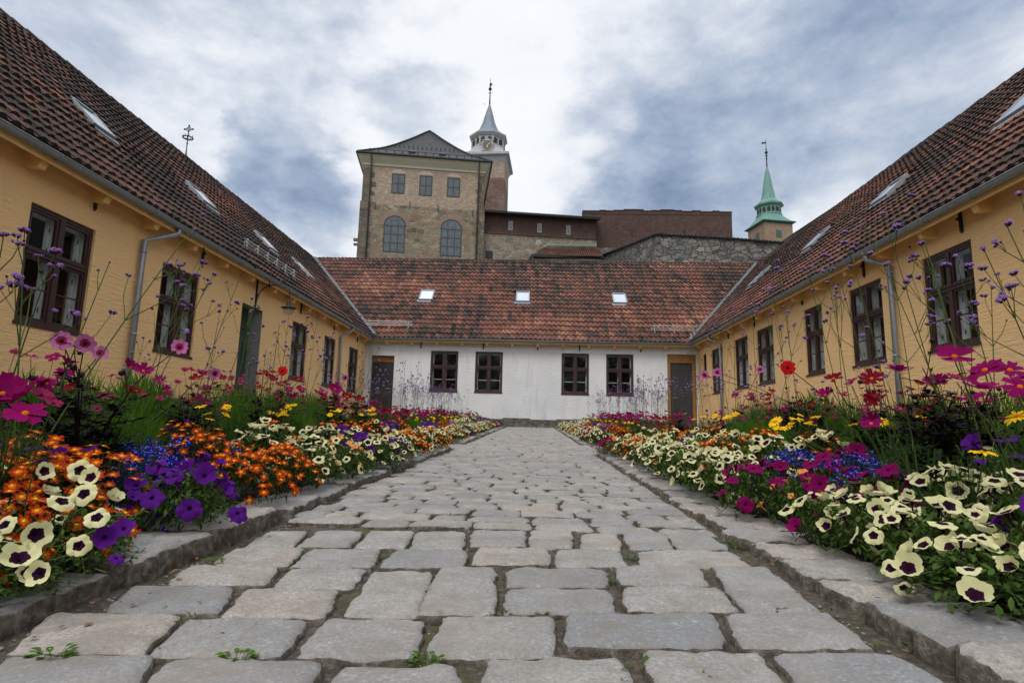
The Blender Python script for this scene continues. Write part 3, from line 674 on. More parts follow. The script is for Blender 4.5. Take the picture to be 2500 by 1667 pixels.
def skylight(fr, u0, u1, s0, s1, parent):
    """roof window on the 45 degree slope above wall frame fr; s measured up the slope from the eave"""
    A = fr.u; S = (-fr.n+Vector((0,0,1))).normalized(); N = (fr.n+Vector((0,0,1))).normalized()
    O = fr.o+fr.n*.355+Vector((0,0,E_)); P = lambda u, s, d: O+A*u+S*s+N*d
    mb = MB(); f = .05
    def bx(a, b, c, d, e, g): mb.hexa([P(a,c,e), P(b,c,e), P(b,d,e), P(a,d,e), P(a,c,g), P(b,c,g), P(b,d,g), P(a,d,g)])
    bx(u0, u0+f, s0, s1, -.02, .10); bx(u1-f, u1, s0, s1, -.02, .10); bx(u0+f, u1-f, s0, s0+f, -.02, .095); bx(u0+f, u1-f, s1-f, s1, -.02, .11)
    bx(u0-.06, u1+.06, s0-.13, s0-.002, .01, .045)
    sk = mb.build('skylight', M['zinc'], parent)
    g = MB(); g.poly([P(u0+f-.004, s0+f-.004, .085), P(u1-f+.004, s0+f-.004, .085), P(u1-f+.004, s1-f+.004, .085), P(u0+f-.004, s1-f+.004, .085)]); g.build('glass', M['sky_glass'], sk)
    return sk
def snow_guard(fr, u0, u1, s, parent, n=5):
    A = fr.u; S = (-fr.n+Vector((0,0,1))).normalized(); N = (fr.n+Vector((0,0,1))).normalized()
    O = fr.o+fr.n*.355+Vector((0,0,E_)); P = lambda u, q, d: O+A*u+S*q+N*d; Z = Vector((0,0,1))
    mb = MB(); b = P(0, s, .05)
    for k in range(3): q = P(u0, s, .06)+Z*(.05+k*.075); q2 = P(u1, s, .06)+Z*(.05+k*.075); mb.tube([q, q2], .011, 6)
    for i in range(n):
        u = u0+.15+(u1-u0-.3)*i/(n-1); p = P(u, s, .055); mb.bar(p, p+Z*.25, .012, .035, fr.n); mb.bar(p-Z*.0+Z*.02, P(u, s-.16, .055), .012, .03, N); mb.bar(p+Z*.2, P(u, s+.16, .05), .01, .02, N)
    return mb.build('snow_guard', M['steel'], parent)
def anchors(fr, us, parent, v=(3.06, 3.38)):
    for u in us:
        mb = MB(); mb.bar(fr.p(u, v[0], .02), fr.p(u, v[1], .02), .042, .03, fr.n); mb.bar(fr.p(u-.0, (v[0]+v[1])/2+.03, .03), fr.p(u, (v[0]+v[1])/2+.03, .07), .05, .03); mb.bar(fr.p(u-.01, v[0]-.03, .02), fr.p(u+.012, v[0]+.03, .03), .03, .012, fr.n)
        mb.build('iron_anchor', M['iron'], parent)
def ridge_caps(mb, p0, p1, n=None, r=.10, seed=3):
    rr = random.Random(seed); p0, p1 = Vector(p0), Vector(p1); L_ = (p1-p0).length; n = n or int(L_/.34); d = (p1-p0).normalized()
    for i in range(n):
        a = p0+d*(L_*i/n-.02); b = p0+d*(L_*(i+1)/n+.02); up = Vector((0,0,rr.uniform(-.008, .012)))
        mb.rnd = rr.uniform(0, .35); mb.tube([a+up+Vector((0,0,.012)), b+up], [r*1.06, r*.95], 8, a0=-.2, a1=2*math.pi-.2, cap=True)
def shell(mb, x0, x1, y0, y1, z0, z1, skip=()):
    f = {'-x': [(x0,y0,z0),(x0,y0,z1),(x0,y1,z1),(x0,y1,z0)], '+x': [(x1,y0,z0),(x1,y1,z0),(x1,y1,z1),(x1,y0,z1)], '-y': [(x0,y0,z0),(x1,y0,z0),(x1,y0,z1),(x0,y0,z1)], '+y': [(x0,y1,z0),(x0,y1,z1),(x1,y1,z1),(x1,y1,z0)]}
    for k, q in f.items():
        if k not in skip: mb.poly(q)

def wing(side):
    fr = FL if side < 0 else FR; xw, xg, xr = (XWL, XGL, XRL) if side < 0 else (XWR, XGR, XRR)
    root = empty('courtyard_wing', (xw, 10, gz(0, 10)-.05), 'long yellow limewashed wing on the left with brown lichened tiles and a dark recessed doorway' if side < 0 else
                 'long yellow limewashed wing on the right with red and black streaked tiles and no doorway', 'building')
    built = []
    ws = LW if side < 0 else RW; V = LV if side < 0 else RV
    holes = [(a, b, V[0], V[1]) for a, b in ws]+[(a, b, V[0], V[1]) for a, b in ([(3.9, 5.0), (1.0, 2.1)] if side < 0 else [(1.6, 2.7)])]
    door = (12.39, 13.37, -.35, 2.655, 2)
    if side < 0: holes.append(door)
    else: holes.append((21.03, 21.42, 2.26, 2.87))
    built.append(wall_front(fr, Y0, YWB-(.0), -.05 if side > 0 else -.9, E_+.08, holes, [M['yellow'], M['dark'], M['jamb']], None))
    pm = MB()
    if side > 0: fr.box(pm, Y0, YWB-.002, -.9, -.05, -.34, .045)
    else:
        fr.box(pm, Y0, 12.2, -.9, PL, .001, .05); fr.box(pm, 13.55, YWB-.002, -.9, PL-.3, .001, .04)
    built.append(pm.build('plinth', M['plinth']))
    for i, (a, b, c, d, *_) in enumerate(holes):
        if (a, b) == (12.39, 13.37): continue
        if b-a < .5:
            mb = MB(); fr.box(mb, a, a+.05, c, d, -.10, -.03); fr.box(mb, b-.05, b, c, d, -.10, -.03); fr.box(mb, a+.05, b-.05, c, c+.05, -.10, -.03); fr.box(mb, a+.05, b-.05, d-.05, d, -.10, -.03)
            w = mb.build('small_window', M['brown']); g = MB(); g.poly([fr.p(a+.05, c+.05, -.06), fr.p(b-.05, c+.05, -.06), fr.p(b-.05, d-.05, -.06), fr.p(a+.05, d-.05, -.06)]); g.build('glass', M['glass'], w); built.append(w)
        else: built.append(window(fr, a, b, c, d, None))
    if side < 0:
        mb = MB(); fr.box(mb, 12.39, 13.37, -.3, 2.655, -.36, -.30)
        for k in range(4): fr.box(mb, 12.45+k*.225, 12.63+k*.225, .2, 2.1, -.30, -.285)
        fr.box(mb, 12.39, 13.37, 2.18, 2.25, -.30, -.27); dr = mb.build('door', simple('dark_green_door_paint', (.035,.055,.045), .5, 0, .2, 5)); h = MB(); h.bar(fr.p(12.5, .75, -.26), fr.p(12.62, .75, -.26), .02, .02); h.build('door_handle', M['steel'], dr); built.append(dr)
        st = MB(); fr.box(st, 12.2, 13.55, -.6, -.1, .0, .35); built.append(st.build('doorstep', M['quoin']))
    # body
    mb = MB(); xb = xw+side*8.07
    shell(mb, min(xb, xw-side*-.34), max(xb, xw-side*-.34), Y0, 30.2, -.9, E_-.05, ('+x' if side < 0 else '-x',))
    for yy in (Y0, 30.2): mb.poly([(xw, yy, E_-.05), (xb, yy, E_-.05), (xr, yy, H_-.05)])
    mb.poly([(xw, YWB, -.9), (xw, 30.2, -.9), (xw, 30.2, E_), (xw, YWB, E_)])
    built.append(mb.build('rear_wall', M['yellow']))
    # roof
    S = Vector((side*1, 0, 1)).normalized(); O = Vector((xg, Y0, E_+.005)); L_ = 30.2-Y0; sl_ = (H_-E_)*math.sqrt(2)
    wins = [(9.19,9.74,2.42,3.14), (12.62,13.2,2.40,3.10), (15.98,16.55,2.33,3.06), (18.66,19.2,2.12,3.05)] if side < 0 else [(8.75,9.42,2.66,3.6), (12.55,13.2,2.78,3.5), (15.95,16.55,2.71,3.5), (20.2,20.85,2.70,3.6)]
    hol = [(a-Y0-.08, b-Y0+.08, c-.1, d+.1) for a, b, c, d in wins]
    yv = YGB
    clip = lambda a, s: s < sl_ and (Y0+a) < yv+s/math.sqrt(2)+.03
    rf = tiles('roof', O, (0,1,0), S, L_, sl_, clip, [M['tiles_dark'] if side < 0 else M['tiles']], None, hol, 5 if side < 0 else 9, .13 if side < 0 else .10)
    built.append(rf)
    mb = MB(); e = .02                      # roof deck under the tiles and the far slope
    q = xg-side*0; mb.poly([(q, Y0-.1, E_-.01), (q, YGB, E_-.01), (xr, YRB, H_-.01), (xr, Y0-.1, H_-.01)]); mb.poly([(xr, Y0-.1, H_-.0), (xr, 30.3, H_-.0), (xr+side*4.8, 30.3, E_-.4), (xr+side*4.8, Y0-.1, E_-.4)]); mb.poly([(xr, YRB, H_-.01), (xr, 30.3, H_-.01), (xr-side*4.0, 30.3, H_-4.0)])
    mb.rnd = .2; mb.build('roof_deck', M['tiles_dark'], rf)
    mb = MB(); ridge_caps(mb, (xr, Y0, H_+.0), (xr, 30.2, H_+.0), seed=int(7+side)); mb.build('ridge_tiles', M['tiles_dark'], rf)
    mb = MB(); p0 = Vector((xg, YGB, E_+.115)); p1 = Vector((xr, YRB, H_+.115)); w = .12   # lead valley
    a1, a2 = Vector((0, -w, .0)), Vector((-side*-w*-1, 0, 0))
    mb.poly([p0, p1, p1+Vector((0,-w,-.0)), p0+Vector((0,-w,-.0))]); mb.poly([p0, p1, p1+Vector((-side*w,0,0)), p0+Vector((-side*w,0,0))]); mb.build('valley_flashing', M['lead'], rf)
    for a, b, c, d in wins: built.append(skylight(fr, a, b, c, d, None))
    if side < 0: built.append(snow_guard(fr, 12.5, 15.45, .78, None, 6))
    built.append(gutter(fr, Y0, YGB+.05, None)); built.append(eaves(fr, Y0, YWB-.3, None, 1.13, .55))
    ah = MB(); nd_ = len(built); anchors(fr, (4.2, 7.88, 10.68, 15.57, 18.34, 20.88) if side < 0 else (5.6, 8.40, 10.93, 13.47, 16.4, 18.6), root)
    for ch in list(root.children): ch.matrix_parent_inverse = Matrix.Translation(root.location).inverted()
    n = fr.n; g = lambda u, v, d: fr.p(u, v, d)
    if side < 0:
        built.append(downspout([g(9.36, E_-.08, .355), g(9.36, E_-.20, .345), g(8.94, 2.93, .07), g(8.94, -.2, .07)], None))
        built.append(downspout([g(19.2, E_-.08, .355), g(19.2, E_-.20, .345), g(18.92, 2.93, .07), g(18.94, -.2, .07)], None))
    else:
        built.append(downspout([g(10.28, E_-.10, .355), g(10.28, E_-.22, .33), g(10.07, 3.0, .07), g(10.06, -.2, .07)], None))
        built.append(downspout([g(19.6, E_-.10, .355), g(19.6, E_-.22, .33), g(19.28, 2.98, .07), g(19.26, -.2, .07)], None))
    for o in built: rel(o, root)
    return root
wing(-1); wing(1)

def white_wing():
    fr = FB; root = empty('courtyard_wing', (0, YWB, gz(0, 22)), 'white limewashed wing under a long red tiled roof at the far end of the path', 'building'); built = []
    dl, dr_ = (-6.27, -5.38, -.1, 2.70, 2), (5.21, 6.30, -.1, 2.97, 2)
    holes = [(a, b, *BV) for a, b in BW]+[dl, dr_]
    built.append(wall_front(fr, XWL, XWR, -.9, E_+.08, holes, [M['white'], M['dark'], M['jamb']], None))
    for a, b in BW: built.append(window(fr, a, b, *BV, None, rec=.03, inner=2))
    pm = MB()
    r = random.Random(4); x = -4.6
    while x < 4.6:
        w = r.uniform(.5, 1.1); fr.box(pm, x, min(4.6, x+w)-.01, -.9, PL-.36+r.uniform(.30, .36), .001, .07+r.uniform(0, .03)); x += w
    built.append(pm.build('plinth', M['plinth']))
    # left door
    mb = MB(); fr.box(mb, -6.27, -5.38, .0, 2.46, -.24, -.18); d1 = mb.build('door', M['door_grey']); h = MB(); h.bar(fr.p(-5.72, 1.42, -.15), fr.p(-5.5, 1.42, -.15), .02, .03); h.build('door_handle', M['steel'], d1); built.append(d1)
    mb = MB(); fr.box(mb, -6.27, -5.38, 2.461, 2.70, -.25, -.14); fr.box(mb, -6.27, -5.38, 2.55, 2.60, -.14, -.12); built.append(mb.build('door_lintel', M['ochre']))
    mb = MB(); fr.box(mb, 5.33, 6.17, .0, 2.64, -.16, -.10); d2 = mb.build('door', M['door_grey']); h = MB(); h.bar(fr.p(5.45, 1.30, -.07), fr.p(5.6, 1.30, -.07), .02, .03); h.build('door_handle', M['steel'], d2); built.append(d2)
    mb = MB(); fr.box(mb, 5.21, 5.33, .0, 2.64, -.18, -.04); fr.box(mb, 6.17, 6.30, .0, 2.64, -.18, -.04); fr.box(mb, 5.21, 6.30, 2.641, 2.97, -.18, -.05); built.append(mb.build('door_frame', M['ochre']))
    mb = MB(); mb.poly([(-14, 30.2, -1), (-14, 30.2, E_), (14, 30.2, E_), (14, 30.2, -1)]); built.append(mb.build('rear_wall', M['white']))
    S = Vector((0, 1, 1)).normalized(); sl_ = (H_-E_)*math.sqrt(2); O = Vector((XGL-4.5, YGB, E_+.005))
    clip = lambda a, s: s < sl_ and (XGL-s/math.sqrt(2)-.04) < XGL-4.5+a < XGR+s/math.sqrt(2)+.04
    wins = [(-4.85,-4.25,2.62,3.38), (-.72,-.14,2.60,3.36), (3.36,3.95,2.60,3.34)]
    off = XGL-4.5; hol = [(a-off-.03, b-off+.03, c-.08, d+.06) for a, b, c, d in wins]
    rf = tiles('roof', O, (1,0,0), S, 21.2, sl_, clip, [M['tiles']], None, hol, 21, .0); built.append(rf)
    mb = MB(); mb.rnd = .3; mb.poly([(XGL, YGB, E_-.01), (XGR, YGB, E_-.01), (XRR, YRB, H_-.01), (XRL, YRB, H_-.01)]); mb.poly([(XRL, YRB, H_), (XRR, YRB, H_), (XRR, YRB+4.8, E_-.4), (XRL, YRB+4.8, E_-.4)]); mb.build('roof_deck', M['tiles'], rf)
    mb = MB(); ridge_caps(mb, (XRL, YRB, H_), (XRR, YRB, H_), r=.075); mb.build('ridge_tiles', M['tiles_dark'], rf)
    for a, b, c, d in wins: built.append(skylight(fr, a, b, c, d, None))
    built.append(snow_guard(fr, -6.55, -4.75, .62, None, 3)); built.append(snow_guard(fr, 4.6, 6.4, .62, None, 3))
    built.append(gutter(fr, XGL-.0, XGR+.0, None)); built.append(eaves(fr, XWL+.36, XWR-.36, None, .98, .5))
    anchors(fr, (-4.35, -1.9, .22, 1.84, 4.2), root, (3.04, 3.34))
    for ch in list(root.children): ch.matrix_parent_inverse = Matrix.Translation(root.location).inverted()
    for o in built: rel(o, root)
white_wing()

def wall_lamp():
    p = FL.p(12.95, 0, 0); t = empty('wall_lamp', (XWL+.01, 12.95, 2.9), 'black scrolled iron bracket lamp with a clear glass bell above the left wing doorway', 'lamp')
    P = lambda o, y, z: Vector((o, y, z))       # local: o outwards, y, z
    mb = MB(); mb.bar(P(.01,0,-.22), P(.01,0,.42), .02, .04)
    def arc(c, r, a0, a1, n=12, k=1.0): return [Vector((c[0]+r*(1-(1-k)*i/n)*math.cos(rad(a0+(a1-a0)*i/n)), 0, c[1]+r*(1-(1-k)*i/n)*math.sin(rad(a0+(a1-a0)*i/n)))) for i in range(n+1)]
    mb.tube(arc((.42, -.10), .40, 180, 60, 14)+arc((.66,.12),.14,90,-10,8), .013, 6)
    mb.tube(arc((.06, -.22), .06, 120, 430, 14, .3), .011, 6); mb.tube([P(.01,0,.36), P(.25,0,.30), P(.52,0,.30), P(.66,0,.36)], .010, 6)
    mb.tube(arc((.62,.40), .05, 250, 560, 12, .3), .009, 6); mb.tube([P(.01,0,.42), P(-.0,-.0,.46), P(.12,0,.44)], .010, 6); mb.tube([P(.3,0,.24), P(.3,0,.42)], .010, 6)
    mb.tube(arc((.84, .08), .05, 180, -60, 12, .6), .011, 6); mb.tube([P(.80,0,.10), P(.80,0,-.06)], .010, 6)
    mb.build('bracket', M['iron'], t)
    mb = MB(); c = (.80, 0, -.25); mb.lathe(c, [(.012,.20), (.035,.17), (.03,.12), (.05,.09), (.055,.05), (.17,.015), (.175,.0), (.165,-.004), (.05,.03)], 18); mb.build('shade', M['iron'], t, True)
    mb = MB(); mb.lathe(c, [(.115,-.002), (.125,-.05), (.115,-.10), (.08,-.14), (.03,-.165), (.001,-.17)], 18); mb.build('glass_bell', glass_mat('lamp_glass', (.85,.87,.85), 1.5), t, True)
    mb = MB(); mb.ball((.80, 0, -.29), .035, 10, sq=1.3); mb.build('bulb', M['cream_paint'], t, True)
wall_lamp()

# ------------------------------------------------------------------ the fortress above
def face_from(pa, pb, Ya):
    """a vertical plane through two points of one level line: pa at distance Ya, pb as far as the level asks"""
    A = at(*pa, Ya); d = ray(*pb); B = d*(A.z/d.z); u = Vector((B.x-A.x, B.y-A.y, 0)); w = u.length; u.normalize(); n = Vector((u.y, -u.x, 0))
    f = Fr((A.x, A.y, 0), u, n); f.w = w; f.z = A.z; return f
def onf(f, px, py, off=0):
    d = ray(px, py); o = f.o+f.n*off; t = o.dot(f.n)/d.dot(f.n); P = d*t; return (P-f.o).dot(f.u), P.z
def grid_window(f, u0, u1, v0, v1, parent, cols, rows, arch=0, name='window', fr_=.11, out=.04):
    mb = MB(); B = lambda *a: f.box(mb, *a); um = (u0+u1)/2; rad_ = (u1-u0)/2
    B(u0, u0+fr_, v0, v1, .0, out); B(u1-fr_, u1, v0, v1, .0, out); B(u0+fr_, u1-fr_, v0, v0+fr_, .0, out); B(u0+fr_, u1-fr_, v1-fr_, v1, .0, out)
    for i in range(1, cols): u = u0+(u1-u0)*i/cols; B(u-fr_*.5, u+fr_*.5, v0+fr_, v1-fr_, .0, out-.01)
    for i in range(1, rows):
        v = v0+(v1-v0)*i/rows
        for k in range(cols): a = u0+(u1-u0)*k/cols+fr_*(1 if k == 0 else .5); b = u0+(u1-u0)*(k+1)/cols-fr_*(1 if k == cols-1 else .5); B(a, b, v-fr_*.5, v+fr_*.5, .0, out-.012)
    if arch:
        pts = [f.p(um+rad_*math.cos(math.pi*i/14)*.98, v1+arch*math.sin(math.pi*i/14), out*.5) for i in range(15)]; mb.tube(pts, fr_*.5, 5)
        for k in (1, 2): B(u0+(u1-u0)*k/3-.03, u0+(u1-u0)*k/3+.03, v1, v1+arch*.75, .0, out-.02)
    w = mb.build(name, simple_cache('castle_window_green', (.025,.035,.03)), parent)
    g = MB(); g.poly([f.p(u0, v0, .012), f.p(u1, v0, .012), f.p(u1, v1, .012), f.p(u0, v1, .012)])
    if arch: g.poly([f.p(um+rad_*math.cos(math.pi*i/14), v1+arch*math.sin(math.pi*i/14), .012) for i in range(15)])
    g.build('pane', M['leaded'], w); return w
def simple_cache(n, c):
    if n not in M: M[n] = simple(n, c)
    return M[n]
def castle_hall():
    f = face_from((889.3, 396.7), (1183, 418.8), 60); root = empty('castle_hall', f.p(f.w/2, 8, 0), 'tan stone and brick castle hall with a black hipped tile roof', 'castle')
    bl = []; dep = 27; zt = f.z; zb = 7.5; zm = onf(f, 1020, 506)[1]; w = f.w
    def ringbox(mb, u0, u1, d0, d1, z0, z1, u0b=None):
        P = lambda u, d, z: f.p(u, z, -d); q = [(u0,d0),(u1,d0),(u1,d1),(u0,d1)]
        for i in range(4): a, b = q[i], q[(i+1)%4]; mb.poly([P(*a, z0), P(*b, z0), P(*b, z1), P(*a, z1)])
    mb = MB(); ringbox(mb, 0, w, 0, dep, zm, zt+.1); bl.append(mb.build('brick_wall', M['brick_tan']))
    mb = MB(); e = .12; ringbox(mb, -e, w+e, -e, dep+e, zb, zm); P = lambda u, d, z: f.p(u, z, -d)
    mb.poly([P(-e,-e,zm), P(w+e,-e,zm), P(w+e,0,zm+.06), P(-e,0,zm+.06)]); bl.append(mb.build('stone_wall', M['rubble']))
    mb = MB(); m2_ = MB(); r = random.Random(2)                      # quoins
    v = zb; k = 0
    while v < zt-.6:
        h = r.uniform(.45, .75); L_ = (1.35 if k % 2 else .85)+r.uniform(-.12, .12); off = e if v < zm else 0
        mb.rnd = r.random(); f.box(mb, -off-.03, -off+L_, v, min(v+h-.04, zt-.05), off-.3, off+.025)
        m2_.rnd = mb.rnd; f.box(m2_, w+off-L_*.6, w+off+.03, v, min(v+h-.04, zt-.05), off-.3, off+.025); v += h; k += 1
    bl.append(mb.build('corner_stones', M['rubble_corner'])); bl.append(m2_.build('corner_stones', M['rubble_corner']))
    # cove cornice and eaves
    ov = .72; ze = onf(f, 872.5, 371, ov)[1]
    mb = MB(); prof = [(0, zt-.30), (.10, zt-.30), (.12, zt-.05), (.16, zt), (.45, zt+(ze-zt)*.45), (ov-.1, ze-.22), (ov-.02, ze-.2), (ov-.02, ze-.02)]
    ring = lambda o, z: [P(-o,-o,z), P(w+o,-o,z), P(w+o,dep+o,z), P(-o,dep+o,z)]
    for (a, za), (b, zb_) in zip(prof, prof[1:]):
        ra, rb = ring(a, za), ring(b, zb_)
        for i in range(4): mb.poly([ra[i], ra[(i+1)%4], rb[(i+1)%4], rb[i]])
    bl.append(mb.build('cornice', M['cornice']))
    mb = MB(); q = ring(ov+.04, ze)
    for i in range(4): mb.tube([q[i], q[(i+1)%4]], .13, 8)
    bl.append(mb.build('eaves_gutter', M['black_tiles']))
    # bell-cast hip roof
    hw = w/2+ov; pk = ray(1047, 321); S = 14; upk = w*.5
    D_ = hw*.92; tgt = f.p(upk, 0, -D_); zpk = pk.z/pk.y*tgt.y; mb = MB(); Hh = zpk-ze
    prof_ = [(872.5,370), (933.7,363), (964.3,354.5), (1007,339), (1047,321)]
    def lv(t):
        q_ = f.p(-ov+hw*t, 0, ov-(D_+ov)*t); px = 950
        for _ in range(12):
            px = max(872.5, min(1047, px)); py = next((a[1]+(b[1]-a[1])*(px-a[0])/(b[0]-a[0]) for a, b in zip(prof_, prof_[1:]) if a[0] <= px <= b[0]), 321); d = ray(px, py); px += (q_.x/q_.y-d.x/d.y)*1350
        return max(ze, d.z/d.y*q_.y)
    L0 = []
    for i in range(S+1):
        t = i/S; a = hw*t; b = (D_+ov)*t; L0.append([P(-ov+a, -ov+b, lv(t)), P(w+ov-a, -ov+b, lv(t)), P(w+ov-a, dep+ov-b, lv(t)), P(-ov+a, dep+ov-b, lv(t))])
    for i in range(S):
        for k in range(4): mb.poly([L0[i][k], L0[i][(k+1)%4], L0[i+1][(k+1)%4], L0[i+1][k]])
    roof = mb.build('roof', M['black_tiles'], None, False); bl.append(roof)
    mb = MB()
    for k in (0, 1): mb.tube([L0[i][k]+Vector((0,0,.07)) for i in range(S+1)], .11, 6)
    mb.tube([L0[S][0], L0[S][3]], .13, 6); mb.build('hip_tiles', M['black_tiles'], roof)
    for (px, py) in ((1005, 368), (1080, 374)):
        t = .17; c = f.p(onf(f, px, py)[0], lv(t), ov-(D_+ov)*t); mb = MB(); mb.hexa([c+f.u*x+Vector((0,0,z))-f.n*y for (x, y, z) in ((-.4,0,.06),(.4,0,.06),(.4,.5,.36),(-.4,.5,.36),(-.4,-.1,.2),(.4,-.1,.2),(.4,.4,.5),(-.4,.4,.5))]); mb.build('roof_hatch', M['lead'], roof)
    mb = MB()
    for row in (.10, .42):
        for i in range(15):
            u = -ov+hw*row+.6+(w+2*ov-2*hw*row-1.2)*i/14; c = P(u, -ov+(D_+ov)*row, lv(row)); mb.bar(c, c+Vector((0,0,.32)), .09, .09, f.n)
        if row == .10: mb.tube([P(-ov+hw*row+.4, -ov+(D_+ov)*row, lv(row)+.28), P(w+ov-hw*row-.4, -ov+(D_+ov)*row, lv(row)+.28)], .035, 5)
    mb.build('snow_guard', M['black_tiles'], roof)
    for (a, b) in (((957.5,424),(987,474)), ((1025,428.5),(1054,479.5)), ((1092.5,433.5),(1122,483))):
        (u0, v1), (u1, v0) = onf(f, *a), onf(f, *b); bl.append(grid_window(f, u0, u1, v0, v1, None, 2, 2))
        mb = MB(); um = (u0+u1)/2; n = 12; pts = [f.p(um+(u1-u0)/2*1.12*math.cos(math.pi*i/n), v1+.1+.42*math.sin(math.pi*i/n), .02) for i in range(n+1)]; mb.poly(pts); ar = mb.build('relieving_arch', simple_cache('pale_arch_brick', (.36,.28,.21))); bl.append(ar)
    fs = Fr(f.o+f.n*e, f.u, f.n)
    for (a, b) in (((937.5,549),(986.5,617.5)), ((1076.5,558),(1125,627))):
        (u0, v1), (u1, v0) = onf(fs, *a), onf(fs, *b); bl.append(grid_window(fs, u0, u1, v0, v1, None, 3, 3, arch=(u1-u0)*.47))
        mb = MB(); um = (u0+u1)/2; n = 18; r0 = (u1-u0)/2+.04
        for i in range(n):
            a0, a1 = math.pi*i/n+.02, math.pi*(i+1)/n-.02; k = .47*2
            q = lambda r_, a_: fs.p(um+r_*math.cos(a_), v1+(r_*k)*math.sin(a_), .03)
            mb.rnd = R_.random(); mb.poly([q(r0, a0), q(r0+.55, a0), q(r0+.55, a1), q(r0, a1)])
        bl.append(mb.build('arch_stones', simple_cache('reddish_arch_stone', (.22,.14,.10))))
    for px in (908.5, 1170):
        u = onf(f, px, 395)[0]; mb = MB(); mb.tube([f.p(u, ze-.1, ov-.05), f.p(u, zt-.3, .22), f.p(u, zb, .22+e)], .085, 8); bl.append(mb.build('downspout', M['bark'], None, True))
    for (px, py) in ((916, 503), (1001, 501), (1069.5, 508), (1154, 521)):
        u, v = onf(f, px, py); mb = MB(); mb.bar(f.p(u, v-.45, .18), f.p(u, v+.4, .18), .07, .05, f.n); bl.append(mb.build('iron_anchor', M['iron']))
    u, v = onf(fs, 872, 586); mb = MB(); f.box(mb, -e-.55, -e, v+.05, v+.32, -.6, -.2); f.box(mb, -e-.5, -e, v-.45, v-.25, -.6, -.2); bl.append(mb.build('corbel', M['quoin']))
    for o in bl: rel(o, root)
    return f
CH = castle_hall()

